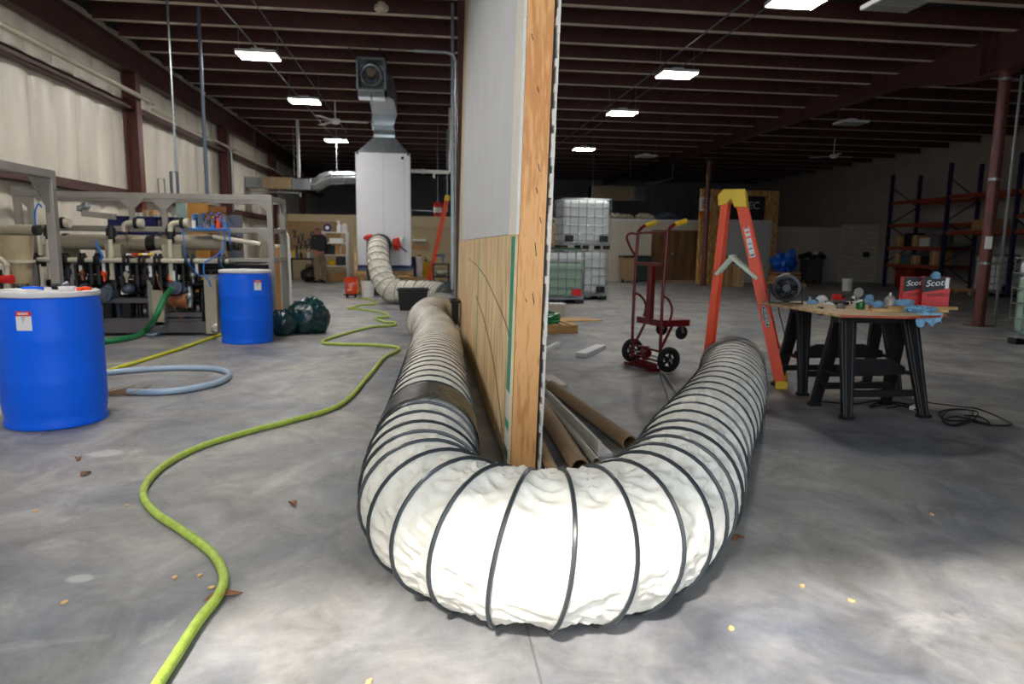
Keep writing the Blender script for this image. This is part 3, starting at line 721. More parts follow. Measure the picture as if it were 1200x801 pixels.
# brush head / frayed twigs at the end of the pale hose
m = MB(); c = onz(140, 462, 0)
for k in range(60):
    a = random.uniform(-.5, .5); q = c+Vector((random.uniform(-.2, .1), random.uniform(-.06, .06), .01)); m.beam(q, q+Vector((.16*math.cos(a), .16*math.sin(a), random.uniform(.0, .06))), .004, .004)
tag(m.build('frayed_strands', M_tubeb), 'frayed brown strands bundled at the end of the pale blue hose', 'strands', kind='stuff')
# ================================================================ green bag
t = thing('rubbish_bag', 'shiny dark green plastic rubbish bag slumped beside the skid', 'bag', (-1.64, 9.52, 0))
def bag(cx, cy, cz, rx, ry, rz, seed, name, par):
    b = MB().ball((0, 0, 0), 1, seg=64); vs = []
    for v in b.v:
        d = Vector(v); n1 = noise.noise(d*1.7+Vector((seed, 0, 0))); n2 = noise.noise(Vector((d.x*3, d.y*3, d.z*6))+Vector((0, seed, 0)))
        rdg = abs(noise.noise(d*4.2+Vector((seed, 2, 1))))
        q = 1+.16*n1+.07*n2-.13*rdg
        p = Vector((cx+d.x*rx*q, cy+d.y*ry*q, cz+d.z*rz*q)); p.z = max(p.z, .004); vs.append(p)
    b.v = [tuple(v) for v in vs]; return b.build(name, M_bag, par, smooth=True)
bag(.03, 0, .2, .29, .27, .28, 3.3, 'full_end', t); bag(-.235, -.33, .16, .17, .14, .19, 8.1, 'slack_end', t)
MB().cyl((-.12, -.1, .3), (-.08, -.08, .43), .03, .05).build('knot', M_bag, t, smooth=True)
# ================================================================ buckets
def bucket(name, label, c, m, text_=False, rz=0.0):
    t = thing(name, label, 'bucket', c, rz)
    MB().lathe([(0, .01), (.125, .01), (.13, 0), (.133, .01), (.148, .3), (.156, .305), (.156, .32), (.149, .322), (.155, .35), (.158, .365), (.148, .365), (.128, .02), (0, .02)], seg=32).build('body', m, t, smooth=True)
    MB().tube([(.156*math.cos(a), -.156*math.sin(a)*.55-.08, .31-.12*math.sin(a)) for a in [PI*i/12 for i in range(13)]], .003, 5).build('handle', M_galv, t)
    return t
bc = onz(411, 349); t = bucket('bucket', 'orange plastic bucket standing on a low dolly by the white bucket', (bc.x, bc.y+.15, .09), M_orange)
R = frame_mat((.99, .02, .25), (-.25, 0, .97))
for k, s_ in enumerate(("Let's", 'do', 'this.')): text(s_, .075, (.03-.02*k, -.152, .23-.065*k), R, M_white, t, 'lettering')
t = thing('dolly', 'small black wheeled dolly under the orange bucket', 'dolly', (bc.x, bc.y+.15, 0)); MB().lathe([(0, .06), (.17, .06), (.17, .085), (0, .085)], seg=24).build('platform', M_black, t)
for k in range(4):
    a = PI/4+k*PI/2; MB().cyl((.13*math.cos(a)-.012, .13*math.sin(a), .03), (.13*math.cos(a)+.012, .13*math.sin(a), .03), .03).build('caster', M_rub, t)
bc = onz(429, 349); bucket('bucket', 'white plastic bucket to the right of the orange bucket', (bc.x+.02, bc.y+.25, 0), M_white)
def bin_(name, label, c, w, d, h, m, taper=.85, rim=.02, rz=0.0, cat='bin'):
    t = thing(name, label, cat, c, rz)
    a, b = w/2*taper, d/2*taper; A, B = w/2, d/2; th = .012
    m1 = MB().hexa([(-a, -b, 0), (a, -b, 0), (a, b, 0), (-a, b, 0), (-A, -B, h), (A, -B, h), (A, B, h), (-A, B, h)])
    # hollow: build four walls and a base
    m1 = MB(); m1.b2((-a, -b, 0), (a, b, .015))
    for (p, q, P, Q) in (((-a, -b), (a, -b), (-A, -B), (A, -B)), ((a, -b), (a, b), (A, -B), (A, B)), ((a, b), (-a, b), (A, B), (-A, B)), ((-a, b), (-a, -b), (-A, B), (-A, -B))):
        ip = [(v[0]*(1-th/max(a, .01)), v[1]*(1-th/max(b, .01))) for v in (p, q, P, Q)]
        m1.hexa([(*p, 0), (*q, 0), (*ip[1], 0), (*ip[0], 0), (*P, h), (*Q, h), (*ip[3], h), (*ip[2], h)])
    m1.build('body', m, t)
    r = MB()
    for u, v in (((-A-rim, -B-rim), (A+rim, -B+.004)), ((-A-rim, B-.004), (A+rim, B+rim)), ((-A-rim, -B-rim), (-A+.004, B+rim)), ((A-.004, -B-rim), (A+rim, B+rim))):
        r.b2((*u, h-.03), (*v, h))
    r.build('rim', m, t, bevel=.004)
    return t
bc = onz(437, 347); bin_('dark_tote', 'dark grey plastic tote behind the buckets', (bc.x+.1, bc.y+.5, 0), .55, .4, .62, mat('dark_grey_plastic', (52, 50, 56), .5), .8)
cc = onz(484, 364); t = bin_('black_crate', 'black plastic crate with pale label in front of the duct hose', (cc.x, cc.y+.22, 0), .56, .4, .4, M_black, .85)
MB().b2((.06, -.175, .03), (.17, -.168, .13)).build('label', M_brown, t)
t = bin_('black_crate', 'black plastic bin wedged between hose and partition', (.36, 8.95, 0), .09, .4, .5, M_black, .85)
MB().ball((0.0, -.24, .12), .07, (1, .6, 1), nz=.4).build('plastic_scrap', M_clear, t, smooth=True)
# ================================================================ the filtration skid along the left wall
FY, RY, FX1, FX0, TZ = 9.25, 10.05, -2.0, -5.0, 1.77
sk = thing('filtration_skid', 'long aluminium framed skid of beige filter tubes, black couplings and valves', 'machine', (-3.5, 9.6, 0))
def part_(mb, name, m, par=sk, smooth=False, bevel=0): return mb.build(name, m, par, world=True, smooth=smooth, bevel=bevel)
def rail(a, b, w=.07): part_(MB().beam(a, b, w, w), 'frame_rail', M_alu, bevel=.004)
for Y in (FY, RY):
    rail((FX0, Y, TZ), (FX1+.035, Y, TZ)); rail((FX0, Y, 1.36), (FX1+.035, Y, 1.36), .06)
    part_(MB().beam((FX0, Y, .11), (FX1+.035, Y, .11), .08, .14), 'base_beam', M_dark)
    for X in (FX0, FX1): part_(MB().beam((X, Y, 0), (X, Y, TZ-.035), .07, .07), 'frame_post', M_alu, bevel=.004)
for X in (FX0, FX1):
    for z in (TZ, 1.36, .98, .1): rail((X, FY+.035, z), (X, RY-.035, z), .06)
rail((-2.95, FY, .98), (FX1, FY, .98), .05)
xa = ony(155, 250, FY).x; xb = ony(193, 250, FY).x; xc = ony(176, 330, FY).x; xd = ony(262, 290, FY).x; xe = ony(40, 290, FY).x; xf = ony(86, 330, FY).x
for X, z0, z1 in ((xa, 1.39, TZ-.03), (xb, 1.39, TZ-.03), (xc, 0, .95), (xd, .98, 1.33), (xe, 0, TZ-.03), (xf, .1, .95)):
    part_(MB().beam((X, FY, z0), (X, FY, z1), .06, .05), 'frame_post', M_alu, bevel=.003)
def gusset(X, Y, z, sx, dy=0):
    d = .17
    if dy: part_(MB().prism([(X-.006, Y, z), (X-.006, Y+dy*d, z), (X-.006, Y, z-d)], (.012, 0, 0)), 'gusset', M_alu)
    else: part_(MB().prism([(X, Y-.03, z), (X+sx*d, Y-.03, z), (X, Y-.03, z-d)], (0, .012, 0)), 'gusset', M_alu)
for X, s_ in ((FX1, -1), (xa, 1), (xa, -1), (xb, 1), (xb, -1), (xe, -1)): gusset(X, FY, TZ-.03, s_)
gusset(FX1, RY, TZ-.03, 0, -1); gusset(FX1, FY, TZ-.03, 0, 1); gusset(FX1, FY, 1.33, -1)
# pressure vessels
for (p0, p1) in ((66, 176), (181, 268)):
    a, b = ony(p0, 284, FY+.16), ony(p1, 285, FY+.16)
    for dy, dz in ((0, 0), (.25, .02), (.46, 0)):
        v = part_(MB().cyl((a.x, a.y+dy, a.z+dz), (b.x, b.y+dy, b.z+dz), .088, seg=24), 'filter_vessel', M_ves, smooth=True)
        part_(MB().cyl((a.x-.03, a.y+dy, a.z+dz), (a.x+.03, a.y+dy, a.z+dz), .10, seg=20), 'vessel_clamp', M_black, smooth=True)
        part_(MB().cyl((b.x-.03, b.y+dy, b.z+dz), (b.x+.03, b.y+dy, b.z+dz), .10, seg=20), 'vessel_clamp', M_black, smooth=True)
for dz in (.32, .56):
    for dy in (.3, .5):
        a, b = ony(60, 284, FY+.1), ony(262, 285, FY+.1)
        part_(MB().cyl((a.x, a.y+dy, a.z-dz), (b.x, b.y+dy, b.z-dz), .06, seg=16), 'filter_vessel', M_black if dz > .5 else M_ves, smooth=True)
for p0, p1 in ((50, 68), (122, 142), (189, 213)):
    a, b = ony(p0, 286, FY-.02), ony(p1, 307, FY-.02)
    part_(MB().b2((a.x, FY-.02, b.z), (b.x, FY+.55, a.z)), 'manifold_block', M_plate, bevel=.006)
    part_(MB().cyl(((a.x+b.x)/2, FY-.07, a.z+.06), ((a.x+b.x)/2, FY-.07, .72), .028).cyl(((a.x+b.x)/2, FY-.07, a.z-.16), ((a.x+b.x)/2, FY-.07, a.z-.02), .036), 'riser_pipe', M_pvc, smooth=True)
    part_(MB().cyl(((a.x+b.x)/2, FY-.02, a.z+.1), ((a.x+b.x)/2, FY-.02, a.z+.2), .06, seg=18).cyl(((a.x+b.x)/2, FY-.02, a.z+.02), ((a.x+b.x)/2, FY-.02, a.z+.24), .04), 'valve_body', M_black, smooth=True)
a, b = ony(38, 304, FY-.1), ony(268, 305, FY-.1)
part_(MB().cyl((a.x, FY-.1, a.z), (b.x, FY-.1, a.z), .030, seg=14), 'manifold_pipe', M_pvc, smooth=True)
part_(MB().cyl((a.x, FY+.1, a.z-.06), (b.x+.5, FY+.1, a.z-.06), .034, seg=12), 'manifold_pipe', M_black, smooth=True)
zc = a.z
for px in (43, 75, 79, 95, 99, 113, 117, 147, 152, 165, 170, 183, 188, 219, 226, 258, 263):
    x = ony(px, 305, FY-.1).x
    part_(MB().cyl((x-.014, FY-.1, zc), (x+.014, FY-.1, zc), .068, seg=16).cyl((x-.012, FY-.1, zc+.07), (x+.012, FY-.1, zc+.07), .02, seg=8), 'pipe_coupling', M_black, smooth=True)
# white upper pipe stub on the right and elbows on top of the mid rail
a, b = ony(250, 277, FY-.05), ony(306, 286, FY-.05)
part_(MB().tube([a, b], .03, 12), 'outlet_pipe', M_pvc, smooth=True)
for px, py in ((72, 262), (158, 262), (212, 262)):
    c = ony(px, py, FY-.08)
    part_(MB().tube(spline([c+Vector((-.13, 0, -.10)), c+Vector((-.12, 0, -.02)), c+Vector((-.06, 0, .01)), c+Vector((.02, 0, .01))], 5), .034, 12).cyl(c+Vector((.04, 0, .01)), c+Vector((.10, 0, .01)), .055, seg=16), 'elbow', M_pvc, smooth=True)
    part_(MB().cyl(c+Vector((.0, 0, .01)), c+Vector((.03, 0, .01)), .072, seg=18), 'pipe_coupling', M_black, smooth=True)
# rows of black actuators, white tags and rods under the manifold
random.seed(3)
for k, px in enumerate(range(62, 240, 9)):
    x = ony(px, 320, FY-.02).x; r_ = random.uniform(.018, .032); z1 = zc-.05; z0 = zc-random.uniform(.22, .40)
    part_(MB().cyl((x, FY-.02, z0), (x, FY-.02, z1), r_, seg=10).cyl((x, FY-.02, z0+.05), (x, FY-.02, z0+.12), r_*1.7, seg=10), 'actuator', M_black, smooth=True)
    if k % 3 == 1:
        part_(MB().b2((x-.02, FY-.085, z0+.10), (x+.012, FY-.075, z0+.24)), 'tag_plate', M_white)
for px in (100, 128, 150, 216):
    c = ony(px, 338, FY+.02); part_(MB().ball(c, .075, (1.1, 1, .9), nz=.15), 'pump_head', M_pump, smooth=True)
for px, py, m_ in ((205, 337, M_pump), (72+50, 345, M_pump)):
    c = ony(px, py, FY-.12); part_(MB().cyl(c, c+Vector((0, .12, 0)), .085, seg=24).cyl(c-Vector((0, .03, 0)), c, .045, seg=16), 'suction_flange', m_, smooth=True)
a, b = ony(199, 352, FY), ony(216, 350, FY)
part_(MB().cyl((a.x, FY-.03, a.z), (b.x, FY-.03, a.z), .085, seg=20).cyl((b.x, FY-.03, a.z), (b.x+.07, FY-.03, a.z), .1, seg=20), 'pump_motor', M_copper, smooth=True)
c = ony(222, 347, FY-.1); part_(MB().tube([c+Vector((0, 0, .12)), c+Vector((.02, 0, 0)), c+Vector((.0, 0, -.14))], .03, 10).ball(c, .05), 'drain_valve', M_galv, smooth=True)
a, b = ony(239, 322, FY-.05), ony(256, 384, FY-.05)
part_(MB().b2((a.x, FY-.08, .03), (b.x, FY+.2, a.z)), 'control_cabinet', M_plate, bevel=.006)
part_(MB().b2((b.x+.03, FY+.0, .03), (b.x+.2, FY+.25, a.z-.12)), 'control_cabinet', M_plate, bevel=.006)
a, b = ony(178, 340, FY-.02), ony(193, 372, FY-.02)
part_(MB().b2((a.x, FY-.04, b.z-.1), (b.x, FY+.2, a.z)), 'control_cabinet', M_plate, bevel=.006)
for px0, px1, z in ((120, 176, .42), (178, 236, .24), (60, 236, .16)):
    a, b = ony(px0, 360, FY), ony(px1, 360, FY)
    part_(MB().b2((a.x, FY+.0, z), (b.x, RY, z+.06)), 'shelf_plate', M_dark)
for px in (128, 150, 212): 
    a = ony(px, 370, FY+.06); part_(MB().b2((a.x-.05, FY+.02, .1), (a.x+.05, FY+.14, .46)), 'pedestal', M_black)
# dense dark piping low behind the front face
random.seed(31)
for k in range(16):
    px = 62+k*12.5; x = ony(px, 330, FY+.3).x; h = random.uniform(.45, .85)
    part_(MB().cyl((x, FY+random.uniform(.2, .45), .18), (x, FY+random.uniform(.2, .45), h+.15), random.uniform(.03, .055), seg=10).cyl((x-.09, FY+.3, h), (x+.09, FY+.3, h), .045, seg=10), 'dark_pipework', random.choice([M_black, M_black, M_dark, M_pump]), smooth=True)
for z, dy in ((.82, .35), (.62, .5), (.42, .3), (.66, .15)):
    part_(MB().cyl((FX0+.2, FY+dy, z), (FX1-.5, FY+dy, z), .05, seg=10), 'dark_header', M_black, smooth=True)
for k in range(7):
    c = ony(70+k*26, 318+random.uniform(-3, 8), FY-.06); part_(MB().ball(c, .035, (1, 1, 1.3), nz=.3).cyl(c, c+Vector((0, 0, -.1)), .015), 'small_valve', random.choice([M_galv, M_copper, M_black, M_lad, M_pvc]), smooth=True)
# wiring tubes
def loop(pts, r, m, nm): part_(MB().tube(spline(pts, 8), r, 6), nm, m, smooth=True)
L_ = lambda px, py, dy=-.14: ony(px, py, FY+dy)
loop([L_(214, 268), L_(216, 290), L_(220, 306), L_(233, 322), L_(246, 324)], .007, M_bhose, 'blue_tube')
loop([L_(262, 292), L_(250, 302), L_(240, 308), L_(239, 320), L_(245, 330), L_(247, 336)], .009, M_bhose, 'blue_tube')
loop([L_(262, 268), L_(263, 285), L_(258, 305), L_(262, 318), L_(250, 326)], .007, M_bhose, 'blue_tube')
loop([L_(255, 256), L_(262, 260), L_(268, 270), L_(270, 285)], .010, M_bhose, 'blue_tube')
loop([L_(42, 268), L_(41, 250), L_(45, 239), L_(49, 243)], .010, M_bhose, 'blue_tube')
loop([L_(112, 282), L_(116, 292), L_(120, 300), L_(116, 306)], .013, M_bhose, 'blue_tube')
loop([L_(147, 265), L_(149, 280), L_(151, 296), L_(154, 299)], .006, M_copper, 'sample_line')
loop([L_(183, 318), L_(187, 334), L_(200, 355), L_(212, 372), L_(219, 378)], .006, M_copper, 'sample_line')
for px, m_ in ((151, M_white), (158, M_red), (165, M_yel), (170, M_white), (176, M_yel)):
    c = L_(px, 298); part_(MB().cyl(c-Vector((.03, 0, 0)), c+Vector((.03, 0, 0)), .014, seg=8), 'inline_fitting', m_, smooth=True)
# cluster of instruments on the upper right tray
a, b = ony(222, 269, FY-.1), ony(268, 269, FY-.1)
part_(MB().b2((a.x, FY-.1, a.z-.0), (b.x, FY+.25, a.z+.02)), 'instrument_tray', M_bhose)
random.seed(11)
for k in range(26):
    px = random.uniform(226, 264); py = random.uniform(248, 266); c = ony(px, py, FY+random.uniform(-.05, .2)); c.z = max(c.z, a.z+.05)
    m_ = random.choice([M_bhose, M_white, M_yel, M_galv, M_black, M_lad, M_bhose, M_pump, M_galv])
    mb = MB().b2((c.x-.02, c.y-.02, a.z+.02), (c.x+.02, c.y+.02, c.z)) if k % 2 else MB().cyl((c.x, c.y, a.z+.02), (c.x, c.y, c.z), .016, seg=8).ball(c, .024, seg=8)
    part_(mb, 'instrument', m_, smooth=not k % 2)
for k in range(5):
    p, q = ony(238+k*3, 262, FY), ony(244+k*5, 250, FY); loop([p, (p+q)/2+Vector((.03, -.06, .05)), q, q+Vector((.1, 0, -.14))], .006, M_bhose if k % 2 else M_black, 'cable')
# tray hung on the left
a, b = ony(98, 250, FY-.05), ony(134, 254, FY-.05)
part_(MB().beam(a, b, .12, .07), 'cable_tray', M_alu); part_(MB().ball(a+Vector((.03, 0, .09)), .05, nz=.5).ball(a+Vector((-.04, 0, .06)), .04, nz=.5), 'gauge', M_galv, smooth=True)
part_(MB().b2((ony(56, 250, FY-.2).x, FY-.2, ony(56, 253, FY).z), (ony(60, 250, FY-.2).x, FY-.17, ony(56, 246, FY).z)), 'warning_tag', M_lad)
# things on the floor by the skid
p = onz(226, 381); t = thing('transfer_pump', 'small beige and dark transfer pump on the floor by the skid', 'pump', (p.x, p.y, 0))
MB().cyl((-.12, 0, .07), (-.03, 0, .07), .06).cyl((.07, 0, .07), (.14, 0, .07), .055).build('end_cap', M_pvc, t, smooth=True); MB().cyl((-.03, 0, .07), (.07, 0, .07), .05).b2((-.09, -.04, 0), (.1, .04, .03)).build('motor', M_copper, t, smooth=True)
P = [onz(x, y, .02) for x, y in ((215, 380), (200, 379), (180, 385), (170, 391), (180, 392), (200, 387), (218, 384))]
tag(MB().tube(spline(P, 8), .018, 8).build('drain_hose', M_whose, smooth=True), 'flattened pale drain hose looping beside the transfer pump', 'hose')
P = [onz(255, 388, .01)+Vector((0, 0, .0)), onz(250, 388, .12), onz(249, 384, .25), onz(253, 380, .3)]
tag(MB().tube(spline(P, 8), .016, 8).build('drain_hose', M_white, smooth=True), 'short white hose arching up from the floor left of the far drum', 'hose')
p = onz(152, 384); tag(MB().tube(spline([(p.x, p.y, .012), (p.x, p.y, .1), (p.x+.03, p.y, .17)], 5), .014, 8).build('pipe_stub', M_white, smooth=True), 'short bent white pipe stub standing near the green suction hose', 'pipe')
# beige tank and roll at the far left of the skid
c = ony(20, 300, 8.3); t = thing('filter_housing', 'translucent beige filter tank at the left end of the skid', 'tank', (c.x, 8.3, 0))
MB().lathe([(0, .72), (.10, .72), (.15, 1.02), (.175, 1.25), (.0, 1.25)], seg=32).build('tank', mat('tank_amber', (176, 160, 128), .3, var=.16), t, smooth=True)
MB().lathe([(.0, .95), (.17, .95), (.17, .98), (0, .98)], seg=32).build('hoop', M_pvc, t); 
for k in range(3):
    a = k*2*PI/3+.4; MB().beam((.16*math.cos(a), .16*math.sin(a), 0), (.15*math.cos(a), .15*math.sin(a), .96), .03, .03).build('leg', M_galv, t)
MB().cyl((-.45, .0, 1.31), (.26, 0, 1.31), .058, seg=18).build('roller', M_black, t, smooth=True); MB().cyl((-.2, .0, 1.31), (.2, 0, 1.31), .062, seg=18).build('film_roll', M_ves, t, smooth=True)
c = ony(8, 318, 8.0); t = thing('valve_stack', 'white valve and pipe stack left of the near drum lid', 'valve', (c.x, 8.0, 0))
MB().cyl((0, 0, 0), (0, 0, .93), .026).ball((0, 0, .93), .034).tube(spline([(-.12, 0, 1.0), (-.05, 0, 1.0), (0, 0, .93)], 5), .024).build('pipe', M_pvc, t, smooth=True); MB().cyl((-.05, 0, .78), (.05, 0, .78), .05).build('valve_body', M_red, t, smooth=True); MB().cyl((-.09, .02, 0), (-.09, .02, .88), .03).cyl((.09, .05, 0), (.09, .05, .7), .03).build('black_pipe', M_black, t, smooth=True)
# nearer frame entering from the left
Y2 = 6.3; c = ony(57, 199, Y2)
t = thing('equipment_frame', 'tall aluminium frame corner entering from the left, nearer than the skid', 'frame', (c.x, Y2, 0))
MB().beam((0, 0, 0), (0, 0, c.z), .07, .07).build('post', M_alu, t, bevel=.004)
MB().beam((0, -.035, c.z-.035), (0, -2.9, c.z-.035), .07, .07).build('top_rail', M_alu, t, bevel=.004)
MB().beam((0, -2.9, 0), (0, -2.9, c.z-.07), .07, .07).build('post', M_alu, t, bevel=.004)
MB().prism([(-.006, -.03, c.z-.07), (-.006, -.32, c.z-.07), (-.006, -.03, c.z-.36)], (.012, 0, 0)).build('gusset', M_alu, t)
MB().prism([(-.006, -2.87, c.z-.07), (-.006, -2.6, c.z-.07), (-.006, -2.87, c.z-.36)], (.012, 0, 0)).build('gusset', M_alu, t)

# ---------------------------------------------------------------- shelf with bins behind the skid
SY = 10.9
a, b = ony(128, 268, SY), ony(208, 268, SY)
t = thing('storage_shelf', 'low dark shelf behind the filtration skid', 'shelf', ((a.x+b.x)/2, SY, 0)); w = (b.x-a.x)/2+.1
MB().b2((-w, -.2, 1.12), (w, .25, 1.15)).b2((-w, -.2, .5), (w, .25, .53)).build('shelf_board', M_dark, t)
for sx in (-1, 1):
    for sy in (-.2, .25): MB().beam((sx*w, sy, 0), (sx*w, sy, 1.15), .04, .04).build('leg', M_galv, t)
for p0, p1, lab in ((133, 154, 'navy blue storage bin, left of the skid gusset post'), (158, 188, 'wide navy blue storage bin holding boxes behind the skid'), (194, 207, 'narrow navy blue storage bin right of the wide one')):
    a, b = ony(p0, 268, SY), ony(p1, 255, SY); w_ = b.x-a.x
    bin_('storage_bin', lab, ((a.x+b.x)/2, SY, 1.15), w_, .36, ony(170, 254, SY).z-1.15, M_navy, .94)
a = ony(168, 250, SY); z_ = 1.18
for px, w_, h_, m_, lab in ((165, .16, .44, M_white, 'white carton sticking out of the wide navy bin'), (176, .15, .48, M_brown, 'brown cardboard box sticking out of the wide navy bin'), (184, .1, .42, M_pvc, 'pale box at the right end of the wide navy bin')):
    x = ony(px, 250, SY).x; t = thing('carton', lab, 'box', (x, SY, z_)); MB().b2((-w_/2, -.1, 0), (w_/2, .1, h_)).build('box', m_, t, bevel=.004); MB().b2((-.02, -.101, .0), (.02, .101, h_+.001)).build('packing_tape', M_pvc, t)
# plywood sheet and panels leaning behind
a, b = ony(218, 300, 11.4), ony(243, 238, 11.4)
tag(MB().b2((a.x, 11.4, 0), (b.x, 11.42, b.z)).build('plywood_sheet', mat('orange_ply', (196, 138, 66), .6)), 'orange plywood sheet standing upright behind the skid instruments', 'board')
a, b = ony(209, 300, 11.3), ony(218, 238, 11.3)
tag(MB().b2((a.x, 11.3, 0), (b.x, 11.34, b.z)).build('insulation_board', mat('pale_green', (150, 176, 170), .6)), 'narrow pale green board standing left of the orange plywood sheet', 'board')
a, b = ony(246, 300, 11.9), ony(264, 242, 11.9)
tag(MB().b2((a.x, 11.9, 0), (b.x, 11.94, b.z)).build('plywood_sheet', mat('ply_brown', (150, 100, 50), .6)), 'darker plywood sheet standing right of the orange one', 'board')
a, b = ony(266, 300, 12.5), ony(277, 252, 12.5)
tag(MB().b2((a.x, 12.5, 0), (b.x, 12.9, b.z)).build('electrical_panel', M_pump, bevel=.01), 'blue grey electrical cabinet standing behind the skid end', 'cabinet')
# air handler / dark machine behind the frame end
a, b = ony(272, 330, 11.2), ony(305, 288, 11.2)
t = thing('power_unit', 'black and white machine with a red front behind the skid end', 'machine', ((a.x+b.x)/2, 11.4, 0)); w = (b.x-a.x)/2
MB().b2((-w, -.25, .03), (w, .25, .92)).build('housing', M_black, t, bevel=.01); MB().b2((-w+.02, -.27, .62), (w-.15, -.25, .86)).build('front_panel', M_white, t); MB().b2((-w+.1, -.275, .50), (w-.2, -.25, .60)).build('red_panel', M_red, t)
MB().b2((-w*.9, -.2, .0), (w*.9, .2, .03)).build('base', M_black, t)
# framed panel and leaning white pole right of the frame
a, b = ony(327, 345, 10.9), ony(318, 287, 10.9)
t = thing('padded_panel', 'white framed brown panel standing on end beside the skid', 'panel', (a.x, 10.9, 0))
MB().b2((-.06, -.03, .0), (.06, .03, ony(322, 286, 10.9).z)).build('frame', M_pvc, t, bevel=.02); MB().b2((-.035, -.036, .05), (.035, -.03, ony(322, 290, 10.9).z)).build('panel_face', M_brown, t)
a, b = ony(341, 345, 11.6), ony(336, 270, 11.6)
tag(MB().tube([(a.x, 11.6, 0.0), (b.x+.02, 11.6, b.z-.1), (b.x-.03, 11.6, b.z), (b.x-.14, 11.6, b.z+.02)], .022, 8).build('bent_pole', M_white, smooth=True), 'white pole with a bent top standing right of the skid frame', 'pole')
# ================================================================ back of the left bay
LY = 24.3
a = ony(300, 327, LY); b = ony(660, 252, LY); zt = ony(370, 251, LY).z
lw = struct(MB().b2((XL, LY, 0), (1.2, LY+.12, zt)).build('wall_inner', mat('tan_board', (176, 158, 124), .7, var=.03)))
MB().b2((XL, LY-.03, zt-.35), (1.2, LY, zt)).build('fascia', mat('tan_trim', (186, 170, 138), .7, var=.03), lw)
for px in (411, ): x = ony(px, 300, LY).x; MB().b2((x-.14, LY-.06, 0), (x+.14, LY, zt)).build('pilaster', mat('tan_trim', (186, 170, 138)), lw)
x0, x1 = ony(338, 300, LY).x, ony(400, 300, LY).x
pb = tag(MB().b2((x0, LY-.05, 1.0), (x1, LY-.031, 1.95)).build('pegboard', M_peg), 'brown pegboard on the tan wall behind the workbench', 'board')
random.seed(5)
WHERE = ['top left', 'upper middle', 'centre', 'centre left', 'centre right', 'left', 'upper right', 'lower middle', 'lowest']
for k, (px, py) in enumerate(((345, 274), (354, 278), (357, 286), (352, 288), (363, 284), (349, 281), (366, 276), (360, 290), (347, 292))):
    c = ony(px, py, LY-.08); t = thing('hand_tool', 'small dark hand tool hanging at the %s of the pegboard' % WHERE[k], 'tool', (c.x, LY-.06, c.z-.12), 0, 'tools on the pegboard')
    MB().beam((0, 0, 0), (random.uniform(-.05, .05), 0, .22), .05, .02).build('handle', M_black, t); MB().box((0, 0, .22), (.14, .02, .08)).build('head', M_dark, t)
# workbench with clutter
a, b = ony(338, 302, 23.0), ony(364, 302, 23.0); bz = a.z
t = thing('workbench', 'dark topped workbench under the pegboard', 'bench', ((a.x+b.x)/2, 23.4, 0)); w = (b.x-a.x)/2+.1
MB().b2((-w, -.35, bz-.06), (w, .35, bz)).build('bench_top', M_black, t)
for sx in (-1, 1):
    for sy in (-1, 1): MB().beam((sx*(w-.05), sy*.3, 0), (sx*(w-.05), sy*.3, bz-.06), .08, .08).build('leg', M_dark, t)
bx, by = (a.x+b.x)/2, 23.3
for k in range(7):
    m_ = [M_white, M_yel, M_pump, M_black, M_brown, M_white, M_galv][k]; x = bx-w+.1+k*(2*w-.2)/6; h = [.2, .26, .14, .18, .12, .3, .16][k]
    t = thing('workbench_item', ['small white box on the left of the workbench', 'yellow spray can on the workbench', 'grey parts case on the workbench', 'black tool case on the workbench', 'small brown carton on the workbench', 'white bottle on the workbench', 'grey tin at the right end of the workbench'][k], 'container', (x, by, bz))
    (MB().b2((-.05, -.06, 0), (.05, .06, h)) if k % 2 == 0 else MB().lathe([(0, 0), (.04, 0), (.042, h*.7), (.02, h*.85), (.02, h), (0, h)], seg=12)).build('body', m_, t)
    MB().b2((-.02, -.02, h), (.02, .02, h+.02)).build('cap', M_black, t)
p = onz(361, 331); t = thing('black_bag', 'black bag slumped on the floor under the workbench end', 'bag', (p.x, p.y+.2, 0)); MB().ball((0, 0, .24), .24, (1, .8, 1), nz=.4).build('body', M_black, t, smooth=True); MB().tube([(-.1, 0, .42), (-.06, 0, .55), (.06, 0, .55), (.1, 0, .42)], .015, 6).build('strap', M_black, t)
# ---------------------------------------------------------------- the person
pp = onz(375, 331)
per = thing('person', 'bald person in dark grey shirt and khaki trousers standing by the workbench, head bowed', 'person', (pp.x, pp.y, 0), -.8)
# body joints, facing -x (towards the bench), seen from the side
J = [(0, 0, .95), (0, 0, 1.12), (-.01, 0, 1.30), (-.02, 0, 1.42), (-.05, 0, 1.52), (-.09, 0, 1.62), (-.10, 0, 1.72),
     (-.01, .17, 1.42), (.02, .22, 1.16), (-.15, .20, 1.00), (-.01, -.17, 1.42), (.03, -.22, 1.16), (-.16, -.20, 1.02),
     (0, .10, .90), (.02, .11, .50), (.05, .11, .09), (-.10, .12, .04), (0, -.10, .90), (-.02, -.11, .50), (.0, -.11, .09), (-.15, -.12, .04), (-.22, .19, .96), (-.23, -.19, .98)]
E_ = [(0, 1), (1, 2), (2, 3), (3, 4), (4, 5), (5, 6), (3, 7), (7, 8), (8, 9), (3, 10), (10, 11), (11, 12), (0, 13), (13, 14), (14, 15), (15, 16), (0, 17), (17, 18), (18, 19), (19, 20), (9, 21), (12, 22)]
Rr = [.13, .13, .14, .12, .055, .095, .075, .065, .048, .034, .065, .048, .034, .085, .06, .042, .035, .085, .06, .042, .035, .032, .032]
